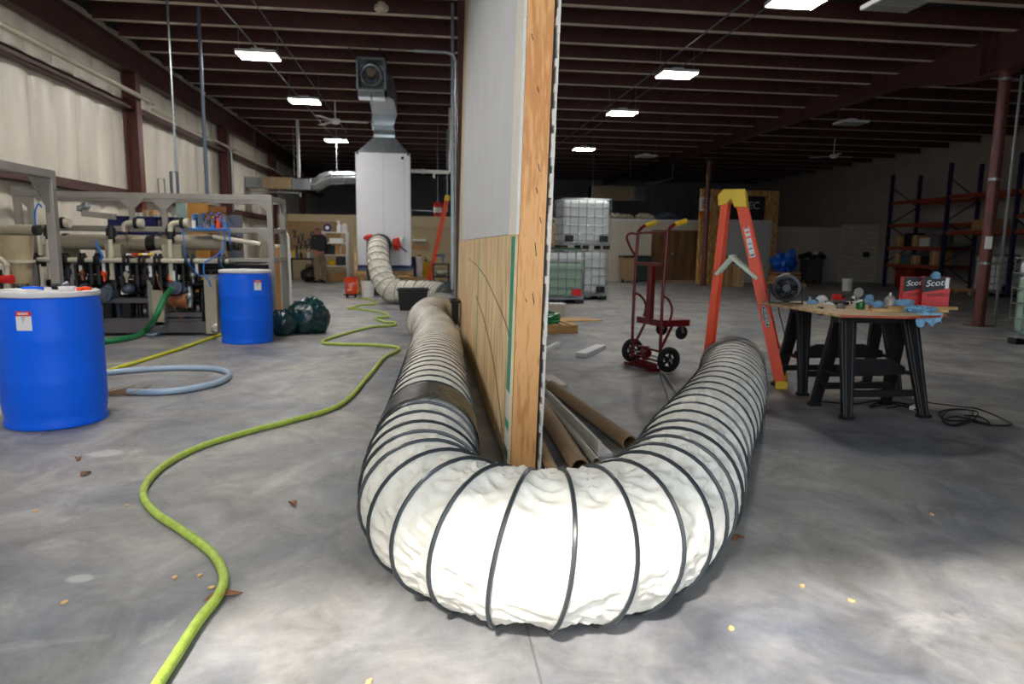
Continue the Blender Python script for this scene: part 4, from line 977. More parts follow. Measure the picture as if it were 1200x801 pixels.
try:
    def mk(name, J, E_, R_, m, par, root=0):
        import bmesh
        me = bpy.data.meshes.new(name); bm = bmesh.new(); lay = bm.verts.layers.skin.verify()
        vv = [bm.verts.new(p) for p in J]
        for v, r in zip(vv, R_): v[lay].radius = (r, r)
        vv[root][lay].use_root = True
        for a_, b_ in E_: bm.edges.new((vv[a_], vv[b_]))
        bm.to_mesh(me); bm.free(); me.materials.append(m)
        o = bpy.data.objects.new(name, me); scene.collection.objects.link(o); o.parent = par
        s1 = o.modifiers.new('skin', 'SKIN'); s1.use_smooth_shade = True
        s2 = o.modifiers.new('sub', 'SUBSURF'); s2.levels = 2; s2.render_levels = 2
        return o
    # fingers
    J2 = list(J); E2 = list(E_); R2 = list(Rr)
    for hand in (21, 22):
        hx, hy, hz_ = J[hand]
        for k in range(5):
            if k < 4: q1 = (hx-.05, hy+(k-1.5)*.02, hz_-.015); q2 = (hx-.085, hy+(k-1.5)*.021, hz_-.035-.004*k)
            else: q1 = (hx-.01, hy+.05*(-1 if hand == 21 else 1), hz_+.005); q2 = (hx-.045, hy+.06*(-1 if hand == 21 else 1), hz_-.0)
            i = len(J2); J2 += [q1, q2]; R2 += [.011, .008]; E2 += [(hand, i), (i, i+1)]
    mk('body', J2, E2, R2, M_skin, per)
    mk('shirt', [(0, 0, .93), (0, 0, 1.12), (-.01, 0, 1.30), (-.02, 0, 1.43), (-.03, 0, 1.47), (-.01, .17, 1.42), (.01, .21, 1.24), (.02, .22, 1.14), (-.01, -.17, 1.42), (.01, -.21, 1.24), (.03, -.22, 1.14), (-.11, .205, 1.03), (-.12, -.205, 1.04)], [(0, 1), (1, 2), (2, 3), (3, 4), (3, 5), (5, 6), (6, 7), (3, 8), (8, 9), (9, 10), (7, 11), (10, 12)], [.185, .18, .18, .15, .07, .095, .075, .068, .095, .075, .068, .052, .052], M_shirt, per)
    mk('trousers', [(0, 0, .97), (0, 0, .90), (0, .10, .84), (.02, .11, .50), (.05, .11, .12), (0, -.10, .84), (-.02, -.11, .50), (.0, -.11, .12)], [(0, 1), (1, 2), (2, 3), (3, 4), (1, 5), (5, 6), (6, 7)], [.155, .14, .11, .085, .075, .11, .085, .075], M_khaki, per)
    hd = MB().ball((-.10, 0, 1.665), .098, (1.08, .82, 1.22), seg=24); hd.ball((-.20, 0, 1.65), .02, (1, .7, 1.2)); hd.ball((-.10, .083, 1.655), .03, (.7, .3, 1)); hd.ball((-.10, -.083, 1.655), .03, (.7, .3, 1))
    hd.build('head', M_skin, per, smooth=True)
    MB().ball((-.185, .032, 1.68), .009, seg=8).ball((-.185, -.032, 1.68), .009, seg=8).box((-.19, 0, 1.60), (.012, .045, .008)).build('face_features', M_ink, per)
    MB().ball((-.075, 0, 1.64), .096, (.95, .90, .70), seg=18).build('hair', mat('grey_hair', (120, 104, 92), .9), per, smooth=True)
    for s_ in (.11, -.11): MB().ball((-.02 if s_ > 0 else -.07, s_, .045), .05, (2.5, .95, .95)).b2((-.15 if s_ > 0 else -.2, s_-.045, .0), (.1 if s_ > 0 else .05, s_+.045, .02)).build('shoe', M_black, per, smooth=True)
except Exception as e:
    print('PERSON', e)
# ---------------------------------------------------------------- shelving unit by the person
a, b = ony(379, 325, 22.6), ony(406, 271, 22.6)
t = thing('shelving_unit', 'white open shelving unit with bottles on top, right of the person', 'shelf', ((a.x+b.x)/2, 22.85, 0)); w = (b.x-a.x)/2; ht = b.z
zs = [ht-.02, ony(390, 284, 22.6).z, ony(390, 298, 22.6).z, ony(390, 311, 22.6).z]
for z in zs: MB().b2((-w, -.25, z-.03), (w, .25, z)).build('shelf_board', M_white, t)
for sx in (-1, 1):
    for sy in (-1, 1): MB().beam((sx*w, sy*.24, 0), (sx*w, sy*.24, ht), .05, .04).build('post', M_white, t)
def item(name, label, cat, base, mb, m, cap=None):
    t_ = thing(name, label, cat, base); mb.build('body', m, t_, smooth=True)
    if cap: cap[0].build('cap', cap[1], t_)
sx_ = (a.x+b.x)/2; sy_ = 22.8
item('spray_bottle', 'white spray bottle on top of the white shelving', 'bottle', (sx_+.12, sy_, zs[0]), MB().lathe([(0, 0), (.07, 0), (.07, .2), (.03, .26), (.03, .3), (0, .3)], seg=16), M_white, (MB().b2((-.08, -.02, .3), (.04, .02, .36)), M_white))
item('jug', 'white plastic jug at the right end of the shelving top', 'jug', (sx_+.30, sy_, zs[0]), MB().b2((-.08, -.08, 0), (.08, .08, .24)), M_lid, (MB().cyl((0, 0, .24), (0, 0, .28), .03), M_white))
item('tape_reel', 'round dark blue reel standing on the shelving top', 'reel', (sx_-.24, sy_, zs[0]), MB().cyl((0, -.04, .13), (0, .04, .13), .13, seg=20), M_navy, (MB().cyl((0, -.05, .13), (0, .05, .13), .06), M_white))
item('folded_cloth', 'white folded cloth on the second shelf', 'cloth', (sx_+.05, sy_, zs[1]), MB().b2((-.22, -.12, 0), (.2, .12, .14)), M_white)
item('carton', 'brown cardboard box on the third shelf', 'box', (sx_+.18, sy_, zs[2]), MB().b2((-.17, -.15, 0), (.17, .15, .25)), M_brown, (MB().b2((-.02, -.151, .0), (.02, .151, .252)), M_pvc))
item('tool_case', 'black tool case on the third shelf left of the carton', 'case', (sx_-.2, sy_, zs[2]), MB().b2((-.16, -.12, 0), (.16, .12, .3)), M_black, (MB().b2((-.05, -.02, .3), (.05, .02, .34)), M_black))
item('hard_hat', 'yellow hard hat on the lowest raised shelf', 'hat', (sx_-.12, sy_, zs[3]), MB().ball((0, 0, .06), .13, (1, 1, .9)), M_yel, (MB().lathe([(0, .02), (.17, .02), (.17, .03), (0, .03)]), M_yel))
item('black_case', 'black case on the lowest raised shelf beside the hard hat', 'case', (sx_+.17, sy_, zs[3]), MB().b2((-.15, -.15, 0), (.15, .15, .28)), M_black, (MB().b2((-.05, -.02, .28), (.05, .02, .31)), M_galv))
item('wooden_box', 'wooden crate on the floor under the shelving unit', 'crate', (sx_+.1, sy_, 0), MB().b2((-.3, -.2, 0), (.25, .2, .28)), M_brown)

# ================================================================ tall white cabinet with exhaust duct and fan
WY = 17.0
a, b = ony(417, 178, WY), ony(481, 311, WY)
t = thing('spray_cabinet', 'tall white panel cabinet on a timber stand with the duct hose going in', 'cabinet', ((a.x+b.x)/2, WY+.6, 0))
w = (b.x-a.x)/2; z0, z1 = b.z, a.z
MB().b2((-w, -.6, z0), (w, .6, z1)).build('cabinet_body', mat('cabinet_white', (214, 216, 222), .5, var=.02), t, bevel=.012)
for x in (-.0, w-.13): MB().b2((x-.003, -.604, z0+.02), (x+.003, -.6, z1-.02)).build('panel_seam', M_galv, t)
for sx in (-1, 1): MB().b2((sx*w-.012, -.612, z0), (sx*w+.012, -.59, z1)).build('corner_trim', M_lid, t)
MB().b2((-w+.01, -.61, z1-.05), (-w+.06, -.6, z1)).b2((w-.06, -.61, z1-.05), (w-.01, -.6, z1)).b2((w-.2, -.61, z1-.14), (w-.14, -.6, z1-.08)).build('dark_mark', M_ink, t)
MB().b2((-w-.05, -.62, z0-.14), (w+.05, .62, z0-.07)).build('stand_top', M_pump, t)
MB().b2((-w-.05, -.63, z0-.22), (w+.05, -.57, z0-.14)).build('stand_beam', M_pallet, t)
MB().b2((-w, -.6, z0-.07), (w, .6, z0)).build('base_tray', M_navy, t)
for sx in (-1, 1):
    for sy in (-1, 1): MB().b2((sx*w-.05, sy*.55-.05, 0), (sx*w+.05, sy*.55+.05, z0-.14)).build('leg', M_pallet, t)
# exhaust duct
cx0 = (a.x+b.x)/2; base = (cx0, WY+.5, z1)
t = thing('exhaust_duct', 'galvanised duct rising from the white cabinet to the ceiling fan box', 'duct', base)
def rectduct(sections, name, m, par):   # sections: list of (centre, half width, half thickness vector)
    vs = []; fs = []
    for c, hw, tv in sections:
        c = Vector(c); tv = Vector(tv); x = Vector((hw, 0, 0)); vs += [c-x-tv, c+x-tv, c+x+tv, c-x+tv]
    for i in range(len(sections)-1):
        for k in range(4): fs.append((4*i+k, 4*i+(k+1) % 4, 4*i+4+(k+1) % 4, 4*i+4+k))
    n = len(vs); fs += [(3, 2, 1, 0), (n-4, n-3, n-2, n-1)]
    return MB().add(vs, fs).build(name, m, par, world=True)
tA, tB = ony(438, 161, WY+.2), ony(463, 161, WY+.2); ax_ = (tA.x+tB.x)/2; hw = (tB.x-tA.x)/2
zn = tA.z
rectduct([((cx0, WY+.45, z1), .62, (0, .4, 0)), ((ax_, WY+.4, zn), hw, (0, .25, 0))], 'hood', M_galv, t)
c1 = Vector((ax_, WY+.4, zn+.2)); 
fy = 12.6
fA, fB = ony(418, 106, fy), ony(452, 106, fy); fcx = (fA.x+fB.x)/2; fz = fA.z
secs = [((ax_, WY+.4, zn), hw, (0, .25, 0)), ((ax_, WY+.4, zn+.06), hw, (0, .25, 0)), ((ax_, WY+.36, zn+.18), hw, (0, .2, .12)), ((ax_, WY+.1, zn+.32), hw, (0, .05, .2)), ((ax_-.0, WY-.6, zn+.36), hw, (0, 0, .2))]
rectduct(secs, 'elbow', M_bright, t)
m1 = Vector((ax_, WY-.6, zn+.36)); m2 = Vector((fcx+.12, fy+.9, 4.08))
rectduct([(m1, hw, (0, 0, .2)), (m1.lerp(m2, .5)+Vector((.06, 0, -.02)), hw, (0, 0, .2))], 'duct_run', M_bright, t)
rectduct([(m1.lerp(m2, .5)+Vector((.06, 0, -.02)), hw, (0, 0, .2)), (m2, hw*.9, (0, 0, .2)), ((fcx, fy+.5, 4.08), hw*.9, (0, 0, .2))], 'duct_run', M_galv, t)
# fan box
FT = ony(415, 66, fy).z; FBt = fz
t = thing('exhaust_fan', 'square galvanised fan box hanging open fronted under the roof', 'fan', (fcx, fy, FBt)); hwf = (ony(451, 80, fy).x-ony(416, 80, fy).x)/2; H_ = min(FT, 4.45)-FBt
th = .035
MB().b2((-hwf, 0, 0), (-hwf+th, .5, H_)).b2((hwf-th, 0, 0), (hwf, .5, H_)).b2((-hwf, 0, 0), (hwf, .5, th)).b2((-hwf, 0, H_-th), (hwf, .5, H_)).b2((-hwf, .42, 0), (hwf, .5, H_)).build('box', M_galv, t)
MB().tube([(0+(hwf*.68)*math.cos(q), .06, H_/2+(hwf*.68)*math.sin(q)) for q in [2*PI*k/32 for k in range(32)]], .035, 8, closed=True).build('fan_ring', M_galv, t, smooth=True)
MB().cyl((0, -.02, H_/2+.03), (0, .2, H_/2+.03), .075, seg=20).build('motor', mat('motor_tan', (140, 120, 96), .5), t, smooth=True)
for k in range(5):
    q = k*2*PI/5+.3; d = Vector((math.cos(q), 0, math.sin(q))); c_ = Vector((0, .14, H_/2)); MB().beam(c_+d*.07, c_+d*hwf*.62, .1, .008, upv=(0, 1, .5)).build('blade', M_pump, t)
MB().b2((-hwf*.9, .0, -.10), (-.01, .3, 0)).b2((.01, .0, -.10), (hwf*.9, .3, 0)).build('lower_flange', M_bright, t)
for sx in (-1, 1): MB().beam((sx*hwf, .1, H_*.6), (sx*hwf, .1, ROOF-FBt), .02, .02).beam((sx*hwf-.1, -.1, ROOF-FBt-.01), (sx*hwf+.02, .1, H_*.95), .02, .02).build('hanger', M_black, t)
# ducts beyond, left
DY = 21.0
t = thing('suspended_duct', 'horizontal grey metal duct hanging across the left bay behind the skid', 'duct', tuple(ony(345, 213, DY)))
def dbox(p0, p1, py0, py1, nm, m, dy=.45):
    a, b = ony(p0, py0, DY), ony(p1, py1, DY); MB().b2((a.x, DY, b.z), (b.x, DY+dy, a.z)).build(nm, m, t, world=True)
dbox(287, 307, 207, 220, 'duct_section', M_galv); dbox(307, 342, 207, 221, 'wrapped_section', mat('foil_tan', (176, 152, 116), .5)); dbox(342, 364, 209, 222, 'duct_section', M_galv)
def V(px, py): q = ony(px, py, DY+.2); return q
MB().tube([V(362, 216), V(367, 216), V(371, 216), V(375, 214), V(379, 211), V(383, 209), V(390, 208), V(402, 208), V(418, 208)], [.17, .185, .19, .2, .205, .2, .2, .2, .2], 20).build('round_elbow', M_bright, t, world=True, smooth=True)
for px in (390, 404): MB().cyl(V(px, 208), V(px+.6, 208), .205, seg=20).build('duct_seam', M_galv, t, world=True)
a, b = ony(288, 224, DY), ony(352, 226, DY); MB().beam(a, b, .04, .04).beam(ony(352, 225, DY), ony(352, 231, DY), .06, .04).build('support_strut', M_galv, t, world=True)
for px in (300, 345, 395): q = V(px, 205); MB().beam(q, (q.x, q.y, ROOF+.2), .015, .015).build('hanger', M_galv, t, world=True)
# sprinkler like pipe right of the cabinet
a, b = ony(478, 200, 17.4), ony(527, 202, 17.4)
tag(MB().cyl(a, b, .05, seg=10).cyl(a.lerp(b, .35), a.lerp(b, .38), .07).cyl(a.lerp(b, .62)-Vector((0, 0, .15)), a.lerp(b, .62), .03).cyl(b, (b.x, b.y, ROOF), .03).build('supply_pipe', M_white, smooth=True), 'white supply pipe running from the tall white cabinet to the right', 'pipe')
a, b = ony(480, 246, 20.5), ony(524, 248, 20.5)
tag(MB().beam(a, b, .03, .03).beam(b, (b.x, b.y, ROOF), .03, .03).build('cable_run', M_galv), 'thin grey cable run crossing behind the leaning ladder', 'cable')
# second step ladder, leaning against the partition far away
def sladder(name, label, top, foot, w, m, steps=7):
    t_ = thing(name, label, 'ladder', tuple(foot)); top = Vector(top)-Vector(foot); n = Vector((0, 1, 0))
    for s_ in (0, 1): MB().beam(n*w*s_, top+n*w*s_*.7, .05, .11, upv=(1, 0, 0)).build('side_rail', m, t_)
    for k in range(1, steps): p = top*(k/steps); MB().beam(p, p+n*w*(1-.3*k/steps), .09, .025).build('step', M_galv, t_)
    MB().beam(top*.97, top*1.03, .14, .16).build('top_cap', M_yel, t_)
    return t_
f_ = ony(504, 315, 18.6); tp = ony(524, 232, 18.6)
f0 = ony(501, 337, 18.6); t = sladder('step_ladder', 'orange ladder leaning in the gap between the white cabinet and the partition', tp, (f0.x, 18.6, 0), .4, M_lad)
# bench, canisters and mess between cabinet and partition
a, b = ony(507, 309, 16.6), ony(527, 309, 16.6)
t = thing('side_table', 'dark metal side table right of the white cabinet', 'table', ((a.x+b.x)/2, 16.9, 0)); w = (b.x-a.x)/2
MB().b2((-w, -.25, a.z-.03), (w, .25, a.z)).build('table_top', M_black, t); MB().b2((-w, -.25, .42), (w, .25, .45)).build('lower_shelf', M_black, t)
for sx in (-1, 1):
    for sy in (-1, 1): MB().beam((sx*(w-.02), sy*.23, 0), (sx*(w-.02), sy*.23, a.z), .04, .04).build('leg', M_black, t)
item('paper_stack', 'pale crumpled paper sacks on the lower shelf of the side table', 'sack', ((a.x+b.x)/2, 16.9, .45), MB().ball((0, 0, .1), .16, (1, 1, .6), nz=.4), M_pvc)
item('hand_drill', 'grey power tool standing on the side table', 'tool', ((a.x+b.x)/2+.04, 16.9, a.z), MB().b2((-.03, -.03, 0), (.03, .03, .22)).b2((-.1, -.03, .16), (.06, .03, .24)), M_pump, (MB().cyl((-.16, 0, .2), (-.1, 0, .2), .02), M_black))
for px, m_, lab, nm, h in ((484, M_navy, 'dark blue round canister beside the white cabinet', 'canister', .5), (491.5, M_white, 'white plastic jug between the blue canister and the yellow can', 'jug', .55), (499.5, M_yel, 'yellow fuel can beside the leaning orange ladder', 'fuel_can', .42)):
    q = ony(px, 318, 18.9); t = thing(nm, lab, 'container', (q.x, 19.2, .34)); MB().lathe([(0, 0), (.115, 0), (.12, .05), (.12, h*.75), (.07, h*.92), (.05, h), (0, h)], seg=20).build('body', m_, t, smooth=True); MB().cyl((0, 0, h), (0, 0, h+.04), .055).tube([(.06, 0, h*.9), (.16, 0, h), (.17, 0, h*.7)], .015, 6).build('cap', M_black, t)
q = ony(492, 330, 19.2); t = thing('low_platform', 'low timber platform carrying the yellow can and jugs', 'platform', (q.x, 19.2, 0)); MB().b2((-.6, -.35, .28), (.55, .35, .34)).build('deck', M_pallet, t)
for sx in (-.55, .5):
    for sy in (-.3, .3): MB().b2((sx-.04, sy-.04, 0), (sx+.04, sy+.04, .28)).build('leg', M_pallet, t)
a = ony(492, 280, LY-.2); tag(MB().b2((a.x-.25, LY-.2, a.z-.07), (a.x+.2, LY, a.z)).build('wall_light', M_white), 'small white box fixture on the tan wall right of the cabinet', 'fixture')
a, b = ony(483, 292, LY-.05), ony(502, 288, LY-.05); tag(MB().b2((a.x, LY-.05, a.z), (b.x, LY, b.z)).build('wall_batten', M_brown), 'brown wooden batten on the tan wall behind the canisters', 'board')
q = ony(513, 243, 20.4); t = thing('extinguisher', 'small red and white cylinder hung high behind the leaning ladder', 'cylinder', (q.x, 20.4, q.z-.25)); MB().lathe([(0, 0), (.12, 0), (.12, .35), (.05, .42), (0, .42)], seg=18).build('body', M_red, t, smooth=True); MB().cyl((0, 0, .1), (0, 0, .25), .123).build('label', M_white, t); MB().beam((0, 0, .4), (0, 0, ROOF-q.z+.45), .012, .012).build('hanger', M_galv, t)
q = ony(419, 325, 16.9); tag(MB().beam((q.x, 16.9, 0), (q.x-.05, 16.9, ony(415, 296, 16.9).z), .05, .03).build('wood_offcut', M_pallet), 'wooden batten leaning up beside the white bucket', 'board')
# ================================================================ right bay, near: orange step ladder
A_ = Vector((3.06, 5.5, 0)); vd = Vector((3.06, 5.5, 0)).normalized(); sd = Vector((vd.y, -vd.x, 0))
B_ = A_-sd*.66
t = thing('step_ladder', 'orange fibreglass step ladder with yellow top straddling the open end of the duct hose', 'ladder', tuple((A_+B_)/2+vd*.22))
apex = (A_+B_)/2-sd*.17; HT = 1.66
def lrail(foot, top, name='side_rail', wv=.075, tv=.028):
    a, b = Vector(foot), Vector(top); d = (b-a).normalized(); w_ = (sd-d*sd.dot(d)).normalized(); n = d.cross(w_)
    m = MB()
    def bar(off, ww, tt):
        p = []
        for q in (a, b):
            for i, j in ((-1, -1), (1, -1), (1, 1), (-1, 1)): p.append(q+w_*(off+i*ww/2)+n*j*tt/2)
        m.hexa(p)
    m.beam(a, b, .001, .001)
    m = MB()
    for c, ww, tt, no in ((0, wv, .006, 0), (-wv/2, .006, tv, tv/2), (wv/2, .006, tv, tv/2)):
        p = []
        for q in (a, b):
            for i, j in ((-1, -1), (1, -1), (1, 1), (-1, 1)): p.append(q+w_*(c+i*ww/2)+vd*(no+j*tt/2))
        m.hexa(p)
    return m.build(name, M_lad, t, world=True)
up_ = Vector((0, 0, 1))
wf, wt, wb = .47, .30, .38
fr_top = apex+sd*.055+up_*HT; rr_top = apex-sd*.065+up_*(HT-.04)
rails = []
for k in (0, 1):
    off0 = vd*(k*wf); off1 = vd*(.06+k*wt)
    rails.append((A_+off0, fr_top+off1)); lrail(A_+off0, fr_top+off1, wv=.082)
    o0 = vd*(.05+k*wb); lrail(B_+o0, rr_top+off1, wv=.055)
    MB().box(A_+off0+up_*.035, (.10, .06, .07), rot=frame_mat(sd, vd)).build('foot', M_yel, t, world=True, bevel=.004)
    MB().box(B_+o0+up_*.025, (.07, .05, .05), rot=frame_mat(sd, vd)).build('foot', M_black, t, world=True)
for i in range(1, 6):
    f = i/6.0; p = rails[0][0].lerp(rails[0][1], f); q = rails[1][0].lerp(rails[1][1], f)
    MB().box((p+q)/2, (.075, (q-p).length-.02, .022), rot=frame_mat(sd, vd)).build('step', M_galv, t, world=True)
    if i in (1, 3, 5):
        p = (B_+vd*.05).lerp(rr_top+vd*.06, f); q = (B_+vd*(.05+wb)).lerp(rr_top+vd*(.06+wt), f)
        MB().box((p+q)/2, (.02, (q-p).length, .03), rot=frame_mat(sd, vd)).build('rear_brace', M_lad, t, world=True)
c = apex+vd*(.06+wt/2)
o = []
for s1, z in ((-.115, -.09), (-.125, .0), (-.08, .055), (.10, .055), (.125, -.10), (.02, -.10), (-.01, -.03), (-.05, -.07)):
    o.append(c-vd*(wt/2+.03)+sd*s1+up_*(HT+z))
MB().prism(o, vd*(wt+.06)).build('top_cap', M_yel, t, world=True, bevel=.005)
# folded spreader braces
for k in (0, 1):
    off = vd*(-.02+k*(wf-.03)*.8)
    p1 = (A_.lerp(fr_top, .57))+off; p2 = (B_.lerp(rr_top, .60))+off; pk = (p1+p2)/2+up_*.17-sd*.05
    MB().beam(p1, pk, .03, .012, upv=vd).beam(pk+vd*.014, p2+vd*.014, .03, .012, upv=vd).cyl(pk-vd*.01, pk+vd*.03, .022).build('spreader', mat('brace_pale', (196, 206, 184), .45), t, world=True)
# labels on the near front rail
rd = (fr_top-A_).normalized(); wr_ = (sd-rd*sd.dot(rd)).normalized()
def onrail(f, s_=0): return A_.lerp(fr_top, f)-vd*.006+wr_*s_+vd*.06*f
Rl = frame_mat(wr_, rd)
for f, h_, m_ in ((.815, .09, M_paper), (.73, .17, M_paper)):
    lb = MB().box(onrail(f), (.045, h_, .002), rot=Rl).build('rail_label', m_, t, world=True)
for f, h_, w_ in ((.835, .02, .036), (.81, .015, .036), (.775, .012, .034), (.75, .012, .03), (.725, .012, .034), (.692, .02, .034)):
    MB().box(onrail(f)-vd*.002, (w_, h_, .001), rot=Rl).build('label_print', M_pump if f < .8 else M_lad, t, world=True)
cc = onrail(.375)
def ell(rx, ry, off, nm, m): MB().prism([cc-vd*off+wr_*rx*math.cos(q)+rd*ry*math.sin(q) for q in [2*PI*k/28 for k in range(28)]], vd*.001).build(nm, m, t, world=True)
ell(.027, .105, .001, 'oval_badge', M_ink); ell(.023, .098, .0022, 'oval_badge', M_white); ell(.019, .09, .0034, 'oval_badge', M_ink)
text('WERNER', .036, cc-vd*.005, frame_mat(-rd, wr_), M_white, t, world=True)

# ================================================================ red convertible hand truck
t = thing('hand_truck', 'red convertible hand truck with yellow grips and black wheels standing upright', 'cart', (2.19, 6.60, 0), .264)
W2 = .255
for s_ in (-1, 1):
    MB().tube(spline([(0, s_*W2, .06), (0, s_*W2, .7), (.02, s_*W2, 1.30), (.035, s_*W2, 1.37), (.08, s_*W2, 1.415), (.17, s_*W2, 1.445)], 6), .0165, 12).build('side_tube', M_cart, t, smooth=True)
    MB().cyl((.10, s_*W2, 1.423), (.23, s_*W2, 1.462), .024, seg=14).build('grip', M_yel, t, smooth=True)
    MB().tube(spline([(0, s_*W2, .74), (.07, s_*W2*.95, .71), (.13, s_*W2*.9, .62), (.12, s_*W2*.9, .52), (.08, s_*W2*.9, .46)], 5), .012, 8).build('brace', M_cart, t, smooth=True)
    MB().beam((.02, s_*W2*.9, .22), (.15, s_*W2*.9, .46), .02, .02).build('brace', M_cart, t)
    wh = MB().tube([(.05+.095*math.cos(q), s_*(W2+.07), .128+.095*math.sin(q)) for q in [2*PI*k/28 for k in range(28)]], .032, 10, closed=True)
    w_ = wh.build('wheel', M_rub, t, smooth=True)
    hb = MB().cyl((.05, s_*(W2+.045), .128), (.05, s_*(W2+.1), .128), .03, seg=16)
    for k in range(5):
        q = k*2*PI/5; hb.beam((.05, s_*(W2+.07), .128), (.05+.075*math.cos(q), s_*(W2+.07), .128+.075*math.sin(q)), .02, .022, upv=(0, 1, 0))
    hb.build('wheel_hub', M_black, t, smooth=True)
    MB().cyl((.05, s_*(W2+.1), .128), (.05, s_*(W2+.11), .128), .018).build('axle_cap', M_galv, t)
MB().tube(spline([(0, -W2, 1.34), (-.02, 0, 1.35), (0, W2, 1.34)], 5), .013, 8).build('top_crossbar', M_cart, t, smooth=True)
MB().tube(spline([(0, W2, 1.34), (-.06, W2+.02, 1.345), (-.11, W2, 1.30), (-.07, W2-.02, 1.19), (-.01, W2, 1.13)], 6), .012, 8).build('stair_loop', M_cart, t, smooth=True)
for z, r_ in ((1.04, .02), (.20, .012), (.10, .012)): MB().beam((0, -W2, z), (0, W2, z), r_*1.6, r_*1.6).build('crossbar', M_cart, t)
MB().beam((.03, 0, 1.04), (.03, 0, .44), .05, .075).build('centre_post', M_cart, t, bevel=.004)
MB().b2((.02, -.22, .435), (.36, .22, .50)).build('caster_frame', M_cart, t, bevel=.006)
MB().b2((-.02, -.03, .08), (.02, .03, .22)).cyl((.0, -.05, .15), (.0, .05, .15), .04).build('latch', M_cart, t)
MB().cyl((.1, .15, .5), (.1, .15, .58), .03).cyl((.1, .12, .56), (.1, .18, .56), .018).build('lock_lever', M_cart, t)
for s_ in (-1, 1):
    MB().tube([(.30+.05*math.cos(q), s_*.17, .365+.05*math.sin(q)) for q in [2*PI*k/20 for k in range(20)]], .02, 8, closed=True).cyl((.30, s_*.17-.015, .365), (.30, s_*.17+.015, .365), .04, seg=14).build('caster_wheel', M_rub, t, smooth=True)
    MB().beam((.30, s_*.17-.028, .365), (.28, s_*.17-.028, .44), .004, .03, upv=(1, 0, 0)).beam((.30, s_*.17+.028, .365), (.28, s_*.17+.028, .44), .004, .03, upv=(1, 0, 0)).build('caster_fork', M_galv, t)
MB().b2((-.10, -.24, .0), (.02, -.16, .03)).b2((-.10, .16, .0), (.02, .24, .03)).b2((-.05, -.2, .0), (.012, .2, .008)).b2((.0, -.2, .0), (.012, .2, .07)).build('nose_plate', M_cart, t)
MB().cyl((.05, -W2-.06, .128), (.05, W2+.06, .128), .01).build('axle', M_galv, t)

# ================================================================ work table on two sawhorses
TZ2 = .765
def sawhorse(name, label, c, L, rz=0.0, H2=.73):
    t = thing(name, label, 'sawhorse', c, rz)
    MB().b2((-L/2-.02, -.055, H2-.055), (L/2+.02, .055, H2)).build('top_beam', M_black, t, bevel=.006)
    for sx in (-1, 1):
        for sy in (-1, 1):
            a = Vector((sx*(L/2-.055), sy*.045, H2-.03)); b = Vector((sx*L/2, sy*.21, 0.0))
            m = MB(); w0, w1 = .062, .036
            p = []
            for q, w_ in ((b, w1), (a, w0)):
                for i, j in ((-1, -1), (1, -1), (1, 1), (-1, 1)): p.append(q+Vector((i*w_, j*.02, 0)))
            m.hexa(p)
            for i in (-.5, .5):
                p = []
                for q, w_ in ((b, w1), (a, w0)):
                    for ii, j in ((-1, -1), (1, -1), (1, 1), (-1, 1)): p.append(q+Vector((i*w_+ii*.006, sy*.022+j*.006, 0)))
                m.hexa(p)
            m.build('leg', M_black, t, bevel=.004)
            MB().box(b+Vector((0, 0, .012)), (.085, .06, .024)).build('foot', M_black, t)
        MB().beam((sx*(L/2-.02), -.13, .30), (sx*(L/2-.02), .13, .30), .05, .02).build('end_brace', M_black, t)
    MB().prism([(-L/2+.03, -.0125, .28), (L/2-.03, -.0125, .28), (L/2-.03, -.0125, .34), (L/4, -.0125, .40), (-L/4, -.0125, .40), (-L/2+.03, -.0125, .34)], (0, .025, 0)).build('shelf_brace', M_black, t)
    for sy in (-1, 1):
        y = sy*.145
        MB().beam((-L/2, y, .17), (L/2, y, .17), .02, .05).build('stretcher', M_black, t)
    return t
sawhorse('sawhorse', 'black plastic sawhorse under the near end of the work table', (3.29, 4.66, 0), .60)
sawhorse('sawhorse', 'black plastic sawhorse under the far end of the work table, wider legs visible left', (3.53, 5.44, 0), .86)
t = thing('table_top', 'thin plywood table top laid on two black sawhorses', 'board', (3.35, 5.03, .732))
P4 = [onz(893, 352, .76), onz(975, 364.5, .76), onz(1066, 369, .76)]
p0 = Vector((2.86, 5.62, 0)); 
MB().prism([(-.48, .62, 0), (-.45, -.55, 0), (-.02, -.66, 0), (.36, -.56, 0), (.60, -.2, 0), (.62, .62, 0)], (0, 0, .018)).build('board', wood('table_ply', (196, 160, 108), (226, 196, 148), 1.0, 'X', .6, 3.0, False), t)
MB().prism([(-.45, -.56, .001), (-.02, -.67, .001), (.36, -.57, .001), (.36, -.562, .001), (-.02, -.662, .001), (-.45, -.552, .001)], (0, 0, .016)).build('painted_edge', mat('edge_red', (166, 72, 44), .6), t)
tz = .7505
# strips of wood sticking out on the right
for k, (px0, py0, px1, py1) in enumerate(((1020, 363, 1110, 364), (1040, 360, 1121, 361))):
    a, b = onz(px0, py0, tz+.012), onz(px1, py1, tz+.012)
    tag(MB().beam(a, b, .035, .022).build('wood_strip', M_pallet), ['front wood strip sticking out past the right edge of the table', 'rear wood strip sticking out past the right edge of the table'][k], 'board')
